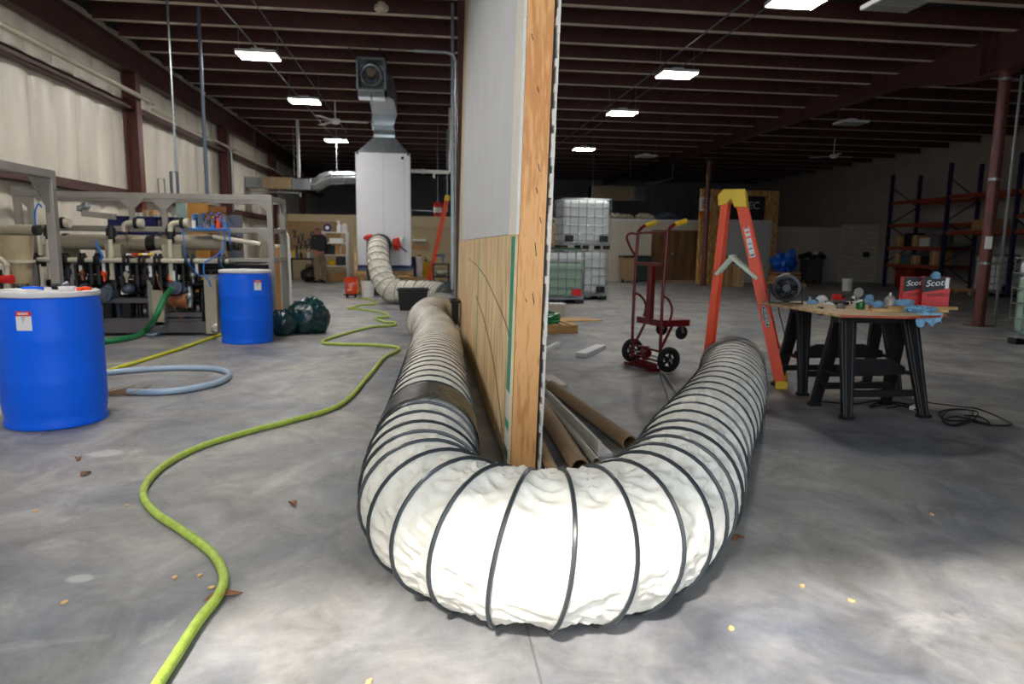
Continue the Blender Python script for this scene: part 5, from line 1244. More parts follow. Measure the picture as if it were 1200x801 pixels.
# blower fan
fp = onz(921, 350, tz); fc = Vector((3.0, 5.42, tz))
FS = .86
t = thing('drum_fan', 'round black drum fan on a bracket stand at the left end of the table', 'fan', tuple(fc), -.5)
MB().lathe([(.10, .0), (.132, .01), (.138, .04), (.138, .14), (.13, .17), (.10, .175), (.10, .165), (.118, .14), (.118, .05), (.10, .03)], (0, .09, .155), 36, rot=Matrix.Rotation(PI/2, 3, 'X')).build('drum', M_black, t, smooth=True)
g = MB()
for r_ in (.03, .055, .08, .105): g.tube([(r_*math.cos(q), -.085, .155+r_*math.sin(q)) for q in [2*PI*k/28 for k in range(28)]], .0022, 5, closed=True)
for k in range(16): q = 2*PI*k/16; g.beam((0, -.085, .155), (.12*math.cos(q), -.08, .155+.12*math.sin(q)), .003, .003)
g.build('grille', M_black, t); MB().cyl((0, -.09, .155), (0, .05, .155), .035, seg=18).build('hub', M_black, t, smooth=True)
for k in range(5): q = k*2*PI/5; d = Vector((math.cos(q), 0, math.sin(q))); MB().beam(Vector((0, -.02, .155))+d*.02, Vector((0, -.0, .155))+d*.11, .06, .004, upv=(0, 1, .6)).build('blade', M_black, t)
for s_ in (-1, 1): MB().prism([(s_*.15-.006, -.09, 0), (s_*.15-.006, .09, 0), (s_*.15-.006, .02, .19), (s_*.15-.006, -.02, .19)], (.012, 0, 0)).build('stand', M_black, t)
MB().b2((-.155, -.02, 0), (.155, .02, .012)).build('stand_base', M_black, t)
t.scale = (FS, FS, FS)
tag(MB().tube(spline([onz(912, 354, tz)+Vector((0, -.0, .0)), ony(913, 365, 5.50), ony(918, 385, 5.46), ony(921, 400, 5.45)], 6), .005, 6).build('electric_cable', M_black), 'black cable hanging from the table edge beside the drum fan', 'cord')
# litter on the table
def ti(px, py): return onz(px, py, tz)
def blob(name, label, cat, px, py, r, sc, m, nz=.5, seed=0, flat=True):
    c = ti(px, py); zz = r*sc[2]
    mb = MB().ball((0, 0, 0), 1.0, (1, 1, 1), seg=44); vv = []
    for x, y, z in mb.v:
        d = Vector((x, y, z)); o_ = Vector((seed*3.1, 1, 2)); q = 1+.25*noise.noise(d*1.6+o_)-.55*abs(noise.noise(d*3.0+o_))+.16*noise.noise(d*7+o_)
        vv.append((x*q*r*sc[0], y*q*r*sc[1], z*q*r*sc[2]))
    mb.v = vv
    mb.v = [(x, y, max(z+zz*.55, 0)) for x, y, z in mb.v]
    o = mb.build(name, m, smooth=True); o.location = c; return tag(o, label, cat)
blob('shop_towel', 'pale blue shop towel draped over the front table edge by the red boxes', 'towel', 1078, 366, .085, (1.5, .8, .45), M_rag, .6, 1)
blob('shop_towel', 'crumpled blue shop towel behind the glass jar', 'towel', 1058, 361, .07, (1.4, .8, .7), M_rag, .7, 2)
blob('shop_towel', 'crumpled blue shop towel between the green bottle and the glass jar', 'towel', 1028, 360, .045, (1.5, .8, .8), M_rag, .6, 3)
blob('shop_towel', 'balled blue towel standing right behind the green bottle', 'towel', 1018, 356, .04, (1.1, .8, 1.3), M_rag, .6, 4)
blob('shop_towel', 'small blue towel at the left of the table litter near the fan', 'towel', 951, 356, .04, (1.3, .8, .6), M_rag, .6, 5)
blob('paper_wad', 'crumpled white paper beside the small blue towel', 'paper', 963, 355, .045, (1.2, .8, 1.0), M_paper, .6, 6)
blob('paper_wad', 'flat crumpled white paper left of the grey sanding block', 'paper', 972, 357, .035, (1.4, .8, .5), M_paper, .6, 7)
# towel flap hanging over the edge
c = ti(1078, 368); vs = []; fs = []; nx, nz_ = 14, 8
for i in range(nx+1):
    for j in range(nz_+1):
        x = -.09+.19*i/nx; z = -.085*j/nz_*(1+.25*math.sin(i*.9)); vs.append((x+.01*math.sin(j), -.012-.012*math.sin(i*1.3+j*.5), z+.012))
for i in range(nx):
    for j in range(nz_): a = i*(nz_+1)+j; fs.append((a, a+1, a+nz_+2, a+nz_+1))
o = MB().add(vs, fs).build('shop_towel', M_rag, smooth=True); o.location = Vector((c.x+.02, c.y-.05, tz+.005)); sm = o.modifiers.new('s', 'SOLIDIFY'); sm.thickness = .004
tag(o, 'hanging pale blue towel flap below the front edge of the table', 'towel')
# boxes of shop towels, red below and dark above
def towelbox(label, px, py, w, h, rz):
    c = ti(px, py); t = thing('towel_box', label, 'box', (c.x, c.y+.05, tz), rz)
    MB().b2((-w/2, -.06, 0), (w/2, .06, h)).build('carton', M_red, t, bevel=.003)
    MB().prism([(-w/2, -.0612, h*.48), (w/2, -.0612, h*.66), (w/2, -.0612, h), (-w/2, -.0612, h)], (0, .001, 0)).build('dark_band', M_ink, t)
    MB().b2((-w/2+.0, -.061, 0), (w/2, -.0602, .014)).build('foot_band', M_navy, t)
    R = frame_mat((1, 0, .12), (0, 0, 1))
    text('Scott', w*.36, (-.005, -.0635, h*.80), R, M_white, t, font_shear=.3)
    text('TOWELS', w*.2, (0.01, -.0635, h*.42), frame_mat((1, 0, .1), (0, 0, 1)), M_ink, t)
    return t
    return t
towelbox('red shop towel carton on the left of the pair at the table back', 1073, 359, .17, .24, -.42)
t = towelbox('red shop towel carton on the right of the pair with a white corner panel', 1099, 361, .19, .25, -.55)
MB().b2((.058, -.0635, .16), (.083, -.06, .245)).build('corner_panel', M_paper, t)
blob('shop_towel', 'blue towel bulging out of the top between the red cartons', 'towel', 1093, 361, .035, (1.1, 1, 1), M_rag, .5, 9).location.z += .235
c = ti(1060, 358); tag(MB().beam((c.x, c.y+.03, tz), (c.x+.035, c.y+.03, tz+.235), .02, .012).build('paint_stick', M_pvc), 'pale wooden stick standing against the left red carton', 'stick')
def lat(name, label, cat, px, py, prof, m, cap=None, seg=24):
    c = ti(px, py); t = thing(name, label, cat, tuple(c)); MB().lathe(prof, seg=seg).build('body', m, t, smooth=True)
    if cap: MB().lathe(cap[0], seg=seg).build('cap', cap[1], t, smooth=True)
    return t
lat('glass_jar', 'tall clear jar with a metal spout between blue towels', 'jar', 1042, 361, [(0, 0), (.04, 0), (.042, .06), (.036, .085), (.02, .10), (0, .10)], M_glass, ([(0, .10), (.014, .1), (.011, .125), (0, .125)], M_galv))
lat('plastic_bottle', 'small dark green bottle below the round clear lid', 'bottle', 1008, 362, [(0, 0), (.03, 0), (.033, .03), (.03, .05), (.012, .06), (0, .062)], mat('bottle_green', (20, 96, 44), .3), ([(0, .062), (.013, .062), (.013, .074), (0, .074)], M_white))
lat('plastic_cup', 'small translucent cup left of the dark green bottle', 'cup', 1003, 360, [(0, 0), (.022, 0), (.03, .05), (.026, .05), (.02, .004), (0, .004)], M_lid)
c = ti(1010, 360); t = thing('clear_lid', 'round clear plastic lid propped upright over the green bottle', 'lid', (c.x, c.y+.06, tz)); MB().lathe([(0, -.004), (.038, -.004), (.04, .006), (.0, .006)], (0, 0, .115), 24, rot=Matrix.Rotation(PI/2, 3, 'X')).build('disc', M_glass, t, smooth=True); MB().beam((0, .0, 0), (0, 0, .09), .012, .012).build('handle', M_glass, t)
c = ti(984, 355); t = thing('staple_gun', 'red handled tool lying on a black case on the table', 'tool', (c.x, c.y+.04, tz+.026)); MB().b2((-.05, -.02, 0), (.06, .02, .018)).b2((-.04, -.02, .018), (.03, .02, .05)).build('body', M_red, t, bevel=.005); MB().b2((.02, -.015, .018), (.06, .015, .04)).build('trigger', M_black, t)
c = ti(983, 357); t = thing('tool_case', 'black flat case under the red handled tool', 'case', (c.x, c.y+.03, tz)); MB().b2((-.08, -.05, 0), (.08, .05, .026)).build('case', M_black, t, bevel=.004); MB().b2((-.02, -.056, .006), (.02, -.05, .016)).build('latch', M_galv, t)
c = ti(985, 361); t = thing('sanding_block', 'small grey block at the front edge of the table', 'block', tuple(c)); MB().b2((-.028, -.02, 0), (.028, .02, .03)).build('block', M_galv, t, bevel=.003); MB().b2((-.029, -.021, 0), (.029, .021, .005)).build('abrasive', M_black, t)
for px, py, m_, lab, h in ((949, 353, M_galv, 'small metal can by the fan on the table', .045), (957, 355, M_black, 'small black knob beside the metal can', .035), (993, 357, M_white, 'little white cap right of the black case', .03), (999, 356, M_black, 'tiny black vial right of the little white cap', .045), (1020, 362, M_copper, 'small brown cup right of the green bottle', .03), (1000, 353, M_white, 'white marker standing behind the cups', .05)):
    lat('small_container', lab, 'container', px, py, [(0, 0), (.014, 0), (.015, h*.8), (.01, h), (0, h)], m_, seg=12)
c = ti(960, 361); t = thing('clamp', 'dark clamp gripping the front edge of the table', 'clamp', (c.x, c.y-.03, tz)); MB().b2((-.01, -.012, -.05), (.01, .0, .012)).b2((-.01, -.012, .004), (.01, .04, .012)).b2((-.01, -.012, -.05), (.01, .04, -.042)).build('jaw', M_black, t); MB().cyl((0, .03, -.075), (0, .03, -.02), .004).build('screw', M_galv, t)
# tangled cable on the floor under the near sawhorse
random.seed(4)
P = [onz(x, y, .007) for x, y in ((1040, 478), (1080, 472), (1098, 474), (1125, 478), (1150, 480), (1185, 497), (1160, 499), (1135, 495), (1110, 492), (1100, 484), (1120, 480), (1140, 484), (1130, 494), (1112, 498), (1104, 490), (1116, 482), (1145, 482), (1138, 494), (1118, 500), (1106, 494), (1122, 488), (1158, 497), (1150, 490), (1130, 488))]
for i, p in enumerate(P): p.z = .007+.004*(i % 4)
tag(MB().tube(spline(P, 8), .0055, 6).build('electric_cable', M_black, smooth=True), 'tangled black cable on the floor at the foot of the near sawhorse', 'cable')
P = [onz(x, y, .01) for x, y in ((960, 470), (1000, 473), (1030, 469), (1060, 476), (1075, 480), (1050, 471), (1020, 477), (1035, 470), (1070, 474))]
tag(MB().tube(spline(P, 8), .006, 6).build('electric_cable', M_black, smooth=True), 'black cable lying between the near sawhorse legs', 'cable')
c = onz(1072, 479); t = thing('power_adapter', 'white plug adapter on the cable between the sawhorse legs', 'adapter', tuple(c), .6); MB().b2((-.06, -.022, 0), (.05, .022, .03)).build('body', M_white, t, bevel=.005); MB().cyl((.05, 0, .015), (.09, 0, .015), .006).build('strain_relief', M_white, t)

# ================================================================ material on the floor right of the partition
def roll(p0, p1, r, m, name, label, cat, cap=True):
    a, b = onz(*p0, r), onz(*p1, r); t = thing(name, label, cat, tuple((a+b)/2-Vector((0, 0, r))))
    mb = MB(); seg = 24; d = (b-a).normalized(); n = d.orthogonal().normalized(); bn = d.cross(n); vs = []
    for q in (a, b):
        for rr_ in (r, r*.82): vs += [q+(n*math.cos(2*PI*k/seg)+bn*math.sin(2*PI*k/seg))*rr_ for k in range(seg)]
    fs = []
    for k in range(seg):
        k2 = (k+1) % seg; fs += [(k, k2, 2*seg+k2, 2*seg+k), (seg+k, 3*seg+k, 3*seg+k2, seg+k2), (k, seg+k, seg+k2, k2), (2*seg+k, 2*seg+k2, 3*seg+k2, 3*seg+k)]
    mb.add(vs, fs).build('tube', m, t, world=True, smooth=True); return t
roll((646, 452), (738, 519), .047, M_tubeb, 'cardboard_tube', 'long kraft cardboard tube, the rightmost of those beside the partition', 'tube')
roll((634, 475), (680, 548), .052, M_tubeb, 'cardboard_tube', 'thicker brown cardboard tube next to the partition', 'tube')
roll((630, 515), (652, 560), .032, M_tubeb, 'cardboard_tube', 'thin brown tube tight against the partition end', 'tube')
roll((640, 468), (699, 541), .024, M_pvc, 'plastic_pipe', 'thin off white pipe between the two thick cardboard tubes', 'pipe')
def plank(p0, p1, w_, h_, m, label, z=0, name='white_board'):
    a, b = onz(*p0, z+h_/2), onz(*p1, z+h_/2)
    o = MB().beam(a, b, w_, h_).build(name, m, bevel=.002); return tag(o, label, 'board')
plank((646, 468), (709, 533), .09, .02, M_lid, 'flat white trim board on the floor beside the kraft tube')
plank((642, 464), (703, 526), .02, .09, M_gypw, 'white trim board on edge beside the thin off white pipe')
plank((641, 440), (657, 452), .12, .015, M_gypw, 'short white board end behind the kraft tube')
plank((681, 416), (704, 406), .13, .05, M_lid, 'white block of stacked trim lying alone on the open floor', name='trim_stack')
plank((634, 412), (654, 403), .06, .05, M_white, 'white channel poking out past the partition', name='white_channel')
a, b = onz(774, 437, .011), onz(789, 482, .011)
tag(MB().cyl(a, b, .011).build('steel_rod', M_galv, smooth=True), 'grey rod on the floor running from the hand truck, left one', 'rod')
a, b = onz(778, 438, .011), onz(803, 474, .011)
tag(MB().cyl(a, b, .011).build('steel_rod', M_galv, smooth=True), 'grey rod on the floor running from the hand truck, right one', 'rod')
# pallet with a coiled green hose
def pallet(name, label, c, w, d, rz=0.0, h=.12):
    t = thing(name, label, 'pallet', c, rz)
    n = 6
    for i in range(n): x = -w/2+.05+i*(w-.1)/(n-1); MB().b2((x-.045, -d/2, h-.018), (x+.045, d/2, h)).build('deck_board', M_pallet, t)
    for y in (-d/2+.04, 0, d/2-.04): MB().b2((-w/2, y-.035, .018), (w/2, y+.035, h-.018)).build('bearer', M_pallet, t)
    for y in (-d/2+.04, d/2-.04): MB().b2((-w/2, y-.045, 0), (w/2, y+.045, .018)).build('bottom_board', M_pallet, t)
    return t
pc = onz(654, 391); pallet('pallet', 'small wooden pallet under the coiled green hose', (pc.x-.15, pc.y+.35, 0), .8, .7, .15)
P = []
for k in range(110): q = k*2*PI/22; r_ = .30+.03*math.sin(k*.7); P.append((pc.x-.25+r_*math.cos(q), pc.y+.38+r_*math.sin(q), .145+.03*(k//22)*.8))
tag(MB().tube(P, .024, 8).build('coiled_hose', M_ghose, smooth=True), 'dark green hose coiled on the small pallet', 'hose')
pc2 = onz(680, 375); tag(MB().prism([(pc2.x-.45, pc2.y-.25, 0.001), (pc2.x+.35, pc2.y-.15, 0.001), (pc2.x+.25, pc2.y+.25, 0.001), (pc2.x-.4, pc2.y+.3, 0.001)], (0, 0, .012)).build('hardboard_sheet', M_pallet), 'tan sheet of hardboard lying on the floor behind the small pallet', 'board')
pc3 = onz(656, 371); t = thing('foam_box', 'pale grey box on the floor in front of the green liquid tank', 'box', (pc3.x, pc3.y+.15, 0)); MB().b2((-.16, -.12, 0), (.1, .12, .22)).build('box', M_pvc, t, bevel=.01); MB().b2((-.165, -.125, .2), (.105, .125, .225)).build('lid', M_lid, t)

# ================================================================ caged liquid tanks
def tote(name, label, c, m, rz=0.0, fill=None, red=False):
    t = thing(name, label, 'tank', c, rz); w, d, h = 1.12, .98, 1.13
    if fill:
        MB().b2((-w/2+.03, -d/2+.03, .15), (w/2-.03, d/2-.03, fill)).build('bottle', M_liq, t, bevel=.05)
        MB().b2((-w/2+.03, -d/2+.03, fill+.001), (w/2-.03, d/2-.03, h-.04)).build('bottle_top', m, t, bevel=.05)
    else: MB().b2((-w/2+.03, -d/2+.03, .15), (w/2-.03, d/2-.03, h-.03)).build('bottle', m, t, bevel=.07)
    g = MB(); r_ = .009
    for k in range(7):
        x = -w/2+k*w/6
        for y in (-d/2, d/2): g.cyl((x, y, .13), (x, y, h), r_, seg=6)
    for k in range(6):
        y = -d/2+k*d/5
        for x in (-w/2, w/2): g.cyl((x, y, .13), (x, y, h), r_, seg=6)
    for k in range(6):
        z = .15+k*(h-.15)/5
        g.tube([(-w/2, -d/2, z), (w/2, -d/2, z), (w/2, d/2, z), (-w/2, d/2, z)], r_*1.15, 6, closed=True)
    for y in (-.15, .15): g.cyl((-w/2, y, h), (w/2, y, h), r_, seg=6)
    g.build('cage', M_galv, t)
    MB().b2((-w/2, -d/2, .09), (w/2, d/2, .13)).build('pallet_deck', M_galv, t)
    for x in (-w/2+.07, 0, w/2-.07):
        for y in (-d/2+.07, d/2-.07): MB().b2((x-.07, y-.07, 0), (x+.07, y+.07, .09)).build('foot', M_black, t, bevel=.01)
    MB().cyl((.1, .0, h-.035), (.1, 0, h+.0), .12, seg=24).build('lid', M_black, t)
    MB().b2((w/2-.26, -d/2-.008, .17), (w/2-.06, -d/2+.0, .31)).build('placard', M_red if red else M_black, t)
    if not red: MB().b2((-w/2+.06, -d/2-.008, .17), (-w/2+.26, -d/2+.0, .31)).build('placard', M_black, t)
    return t
tote('caged_tank', 'caged plastic tank of pale green liquid with a red placard', (2.76, 14.75, 0), M_totew, 0, .86, True)
tote('caged_tank', 'white caged tank at the bottom, supporting another white tank', (3.56, 15.85, 0), M_totew)
tote('caged_tank', 'white caged tank stacked on top of another white tank', (3.60, 15.85, 1.15), M_totew)
q = onz(1176, 402); tote('caged_tank', 'caged tank cut by the right edge of the frame beyond the sawhorses', (8.24, 7.66, 0), M_totew, .02, .9)
q = onz(1163, 348); tote('caged_tank', 'dim grey caged tank behind the steel column in front of the racking', (q.x+.75, q.y+.5, 0), M_totew)
a = onz(660, 340); t = thing('drain_tray', 'green tray between the stacked white tanks and the green liquid tank', 'tray', (2.76, 14.75, 1.135)); MB().b2((-.5, -.45, 0), (.5, .45, .035)).build('tray', mat('tray_green', (36, 92, 62), .5), t, bevel=.008); MB().b2((-.52, -.47, .03), (.52, -.44, .05)).build('lip', mat('tray_green', (36, 92, 62)), t)
a, b = ony(642, 291, 17.6), ony(651, 256, 17.6)
t = thing('timber_rack', 'orange timber rack end peeking between the partition and the white tanks', 'rack', (a.x, 17.7, 0))
for sx in (-.5, .12): MB().b2((sx-.04, -.05, 0), (sx+.04, .05, b.z)).build('upright', M_pallet, t)
for z in (b.z-.1, b.z*.6, b.z*.25): MB().b2((-.55, -.05, z), (.16, .05, z+.08)).build('rail', M_pallet, t)
# ================================================================ back of the right bay
WY2 = 24.3
def xat(px, Y, py=300): return ony(px, py, Y).x
zt2 = ony(760, 257.5, WY2).z
M_ww = mat('white_inner_wall', (188, 182, 168), .7, var=.03)
M_gw = mat('grey_inner_wall', (186, 178, 168), .75, var=.04)
iw = struct(MB().b2((1.2, WY2, 0), (xat(838, WY2), WY2+.12, zt2)).build('wall_inner_right', M_ww))
MB().b2((1.2, WY2-.01, zt2-.04), (xat(838, WY2), WY2+.13, zt2+.02)).build('cap_rail', M_lid, iw)
x0, x1 = xat(908, WY2), xat(1030, WY2)
g = struct(MB().b2((xat(838, WY2), WY2, 0), (x1, WY2+.12, ony(950, 266, WY2).z)).build('wall_inner_grey', M_gw))
x2 = xat(985, WY2-.1); x3 = xat(1033, WY2-.1)
d = struct(MB().b2((x2, WY2-.1, 0), (x3, WY2-.02, ony(1010, 263, WY2).z)).build('door_2', mat('shutter_grey', (196, 190, 180), .6)))
for k in range(12): z = .15+k*.18; MB().b2((x2+.02, WY2-.106, z), (x3-.02, WY2-.1, z+.01)).build('slat_groove', M_dark, d)
MB().b2((x2+.9, WY2-.13, .95), (x2+1.15, WY2-.1, 1.15)).build('lock', M_black, d)
# brown door pair in the white wall
a, b = ony(762, 331, WY2-.06), ony(819, 270, WY2-.06)
d = struct(MB().b2((a.x, WY2-.06, .03), (b.x, WY2-.01, b.z)).build('door_1', M_door))
MB().b2(((a.x+b.x)/2-.008, WY2-.064, .05), ((a.x+b.x)/2+.008, WY2-.06, b.z)).build('meeting_gap', M_ink, d)
MB().ball(((a.x+b.x)/2-.1, WY2-.1, 1.0), .05).build('door_handle', M_galv, d)
MB().b2((a.x, WY2-.12, 0), (b.x-.1, WY2-.02, .03)).build('threshold', M_pallet, d)
# loft clutter: duct, fan and dark goods above the white wall
t = thing('loft_duct', 'long tan insulated duct lying on the loft above the white wall', 'duct', (xat(730, 25.5), 25.5, zt2+.2))
p, q = ony(692, 236, 25.5), ony(742, 222, 25.5)
MB().b2((p.x, 25.4, q.z-.42), (q.x, 25.9, q.z+.1)).build('duct_body', mat('dim_tan', (112, 98, 76), .6), t, world=True); MB().b2((p.x, 25.38, q.z-.44), (p.x+.05, 25.92, q.z+.12)).build('flange', M_galv, t, world=True)
MB().beam((p.x+.1, 25.6, q.z), (p.x+.1, 25.6, ROOF+.2), .02, .02).beam((q.x-.1, 25.6, q.z), (q.x-.1, 25.6, ROOF+.2), .02, .02).build('hanger', M_galv, t, world=True)
p = ony(750, 227, 25.2)
t = thing('louvre_fan', 'small square metal louvre fan mounted above the white wall', 'fan', tuple(p)); MB().b2((-.22, 0, -.24), (.22, .2, .24)).build('housing', M_bright, t)
for k in range(4): MB().tube([(.05*(k+1)*math.cos(v), -.01, .05*(k+1)*math.sin(v)) for v in [2*PI*j/18 for j in range(18)]], .006, 5, closed=True).build('guard_ring', M_ink, t)
p, q = ony(757, 216, 25.2), ony(788, 209, 25.2); tag(MB().beam(p, q, .05, .05).beam(q, (q.x, q.y, ROOF+.2), .05, .05).build('conduit', M_galv), 'grey conduit rising right from the louvre fan', 'pipe')
for k, (px, w_, h_, m_, lab) in enumerate(((690, .8, .22, M_dark, 'dark bundle on the white wall top above the tanks'), (722, .5, .25, M_pvc, 'pale bag on the loft, left of the louvre fan'), (735, .5, .22, M_pvc, 'pale crumpled bag on the loft left of centre'), (757, .7, .26, M_pvc, 'pale sheet bundle on the loft under the louvre fan'), (785, .9, .3, M_pump, 'dark grey bundle on the loft above the brown doors'))):
    p = ony(px, 256, 24.7); o = MB().ball((0, 0, 0), .5, (w_, .5, h_), nz=.5, seg=20).build('loft_bundle', m_, smooth=True); o.location = (p.x, 24.8, zt2+h_*.42); tag(o, lab, 'bundle')
    MB
lf = struct(MB().b2((XL, LY+.12, zt2-.12), (xat(838, WY2), YB, zt2)).build('trim_1', M_dark))
# wheeled bins
for px0, px1, m_, lab in ((731, 746, M_tubeb, 'tan wheeled bin against the white wall'), (747, 765, mat('bin_green', (34, 52, 48), .5), 'dark green wheeled bin left of the brown doors')):
    a, b = ony(px0, 330, 22.8), ony(px1, 300, 22.8)
    t = bin_('wheeled_bin', lab, ((a.x+b.x)/2, 23.2, .04), b.x-a.x, .6, b.z-.04, m_, .82)
    MB().b2((-(b.x-a.x)/2-.02, -.32, b.z-.08), ((b.x-a.x)/2+.02, .32, b.z-.03)).build('lid', M_black, t, bevel=.01)
    for s_ in (-1, 1): MB().cyl((s_*.2-.02, -.2, .03), (s_*.2+.02, -.2, .03), .07).build('wheel', M_rub, t)
# strand-board booth
BY = 22.3
a, b = ony(817, 331, BY), ony(838, 221, BY); bz_ = b.z
t = thing('strand_board_booth', 'tall strand board booth wall with a black sign and grey board on its face', 'booth', (a.x, BY, 0))
MB().b2((a.x, BY, 0), (b.x, BY+.15, bz_)).build('end_panel', M_osb, t, world=True)
c_, e_ = ony(838, 222, BY+.8), ony(914, 222, BY+.8); zt3 = ony(880, 223, BY+.8).z
MB().b2((c_.x-.2, BY+.8, 0), (e_.x, BY+.92, zt3)).build('face_panel', M_osb, t, world=True)
p, q = ony(839, 330, BY+.77), ony(905, 258, BY+.77)
MB().b2((p.x, BY+.77, .03), (q.x, BY+.8, q.z)).build('grey_board', mat('board_grey', (190, 190, 190), .6, var=.03), t, world=True)
p, q = ony(846, 257, BY+.76), ony(897, 230, BY+.76)
sg = MB().b2((p.x, BY+.76, p.z), (q.x, BY+.8, q.z)).build('sign', M_ink, t, world=True)
c_ = ony(880, 241, BY+.75); text('TEC', .36, (c_.x, BY+.755, c_.z), frame_mat((1, 0, 0), (0, 0, 1)), mat('sign_silver', (190, 190, 190), .5), t, world=True, ext=.005)
p, q = ony(819.5, 247, BY-.01), ony(833, 231, BY-.01)
MB().b2((p.x, BY-.02, p.z), (q.x, BY, q.z)).build('poster', M_paper, t, world=True)
w_ = (q.x-p.x); hgt = q.z-p.z
for r_ in range(4):
    MB().b2((p.x+w_*.22, BY-.026, p.z+hgt*(.2+.17*r_)), (q.x-w_*.22, BY-.02, p.z+hgt*(.31+.17*r_))).build('poster_print', M_lad if r_ < 2 else M_pump, t, world=True)
p, q = ony(819.5, 252, BY-.01), ony(833, 247.5, BY-.01); MB().b2((p.x, BY-.012, p.z-.05), (q.x, BY, q.z)).build('orange_tape', mat('orange_mark', (206, 110, 40), .6), t, world=True)
# clutter before the booth
py_ = onz(860, 327).y
for px0, px1, y0, y1, Y, m_, nm, lab, cat, rot in ((843, 858, 326, 305, 20.6, M_brown, 'carton', 'open cardboard box seen between the ladder rails', 'box', .2), (858, 873, 325, 312, 20.7, M_pallet, 'timber_stack', 'stack of timber offcuts seen between the ladder rails', 'timber', 0), (846, 866, 309, 300, 20.9, M_brown, 'carton', 'tilted cardboard sheet on top of the open box', 'box', .3)):
    a, b = ony(px0, y0, Y), ony(px1, y1, Y); w_ = (b.x-a.x)/2; h_ = b.z-max(a.z, 0)
    t = thing(nm, lab, cat, ((a.x+b.x)/2, Y+.2, max(a.z, 0) if y0 < 312 else 0), rot)
    MB().b2((-w_, -.2, 0), (w_, .2, h_ if y0 < 312 else b.z)).build('body', m_, t, bevel=.01); MB().b2((-w_*.1, -.205, 0), (w_*.1, .205, (h_ if y0 < 312 else b.z)+.004)).build('strap', M_pvc, t)
q = onz(897, 333); PXX = q.x; pallet('pallet', 'wooden pallet on the floor behind the drum fan', (q.x+.0, 21.3, 0), 1.1, 1.0)
q = ony(890, 318, 19.9); t = thing('crate', 'brown crate of mixed goods on the wooden pallet', 'crate', (PXX, 21.3, .121)); MB().b2((-.35, -.3, 0), (.45, .3, .34)).build('box', M_brown, t); MB().b2((-.36, -.31, .25), (.46, .31, .29)).build('band', M_black, t)
q = ony(891, 306, 20.4); o = MB().ball((0, 0, 0), .34, (1.1, .7, .8), nz=.8, seg=24).ball((.25, 0, .22), .18, (.7, .6, 1.3), nz=.6).build('blue_bag', mat('bag_blue', (16, 88, 190), .45), smooth=True); o.location = (PXX, 21.3, .76); tag(o, 'bright blue bag on top of the brown crate before the booth', 'bag')
# trolley and other things before the grey wall
q = onz(948, 331); t = thing('utility_cart', 'dark grey cart piled with black things against the grey wall', 'cart', (q.x, 23.7, 0))
MB().b2((-.32, -.25, .1), (.3, .25, .86)).build('cabinet', mat('cart_grey', (70, 68, 76), .5), t, bevel=.01)
for k in range(7): MB().ball((-.42+.14*k, -.05*(k % 2), .96+.04*(k % 3)), .1, (1.2, 1, .9), nz=.5).build('piled_cloth', M_black, t, smooth=True)
MB().ball((.13, 0, 1.08), .11, (1.2, 1, .8), nz=.3).build('white_helmet', M_lid, t, smooth=True)
for sx in (-.28, .26):
    for sy in (-.2, .2): MB().cyl((sx-.02, sy, .05), (sx+.02, sy, .05), .05).build('caster', M_rub, t)
q = onz(919, 331); t = thing('blue_drum', 'dim dark blue drum in the corner beside the booth', 'drum', (q.x, 23.8, 0)); MB().lathe([(0, 0), (.28, 0), (.29, .03), (.29, .3), (.3, .31), (.29, .32), (.29, .6), (.3, .61), (.29, .62), (.28, .9), (0, .9)], seg=28).build('body', M_navy, t, smooth=True); MB().lathe([(0, .9), (.29, .9), (.29, .93), (0, .93)], seg=28).build('lid', M_black, t)
q = onz(996, 341); bucket('bucket', 'white bucket alone on the floor in front of the grey shutter', (q.x, q.y+.15, 0), M_white)
# pale lower panelling on the right wall
struct(MB().b2((XR-.06, 5, 0), (XR, WY2, 2.35)).build('baseboard_right', mat('pale_panel', (166, 160, 152), .7, var=.05)))
# ---------------------------------------------------------------- pallet racking along the right wall
RX0, RX1 = 15.5, 16.5
def ya(px, py, X): return onx(px, py, X).y
ys = [ya(1036, 331, RX0), ya(1101, 338, RX0), ya(1180, 345, RX0)]
ys.append(ys[2]-2.6)
tops = [onx(1046, 205, RX0).z, onx(1108, 192, RX0).z, onx(1190, 180, RX0).z, onx(1190, 180, RX0).z]
levels = [[onx(1040, 237, RX0).z, onx(1040, 263, RX0).z, onx(1040, 289, RX0).z, onx(1040, 309, RX0).z], [onx(1110, 229, RX0).z, onx(1110, 271, RX0).z], [onx(1195, 222, RX0).z, onx(1195, 251, RX0).z, onx(1195, 269, RX0).z]]
for i in range(3):
    lab = ['farthest bay of blue and orange pallet racking holding cartons', 'middle bay of blue and orange pallet racking', 'nearest bay of blue and orange pallet racking at the frame edge'][i]
    y0, y1 = ys[i], ys[i+1]
    t = thing('pallet_rack', lab, 'rack', ((RX0+RX1)/2, (y0+y1)/2, 0))
    for (yy, ht) in ((y0, tops[i]),)+(((y1, tops[3]),) if i == 2 else ()):
        for X in (RX0, RX1): MB().beam((X, yy, 0), (X, yy, ht), .1, .08).build('upright', M_rackb, t, world=True)
        for k in range(5):
            za, zb = .2+k*ht/6, .2+(k+1)*ht/6; MB().beam((RX0 if k % 2 else RX1, yy, za), (RX1 if k % 2 else RX0, yy, zb), .03, .03).build('cross_brace', M_rackb, t, world=True)
    for z in levels[i]:
        for X in (RX0, RX1): MB().beam((X, y0-.045, z-.05), (X, y1+.045, z-.05), .05, .11).build('beam', M_racko, t, world=True)
        if z < 2.0: MB().b2((RX0, y1+.06, z-.0), (RX1, y0-.06, z+.02)).build('deck', M_dark, t, world=True)
random.seed(9)
k = 0
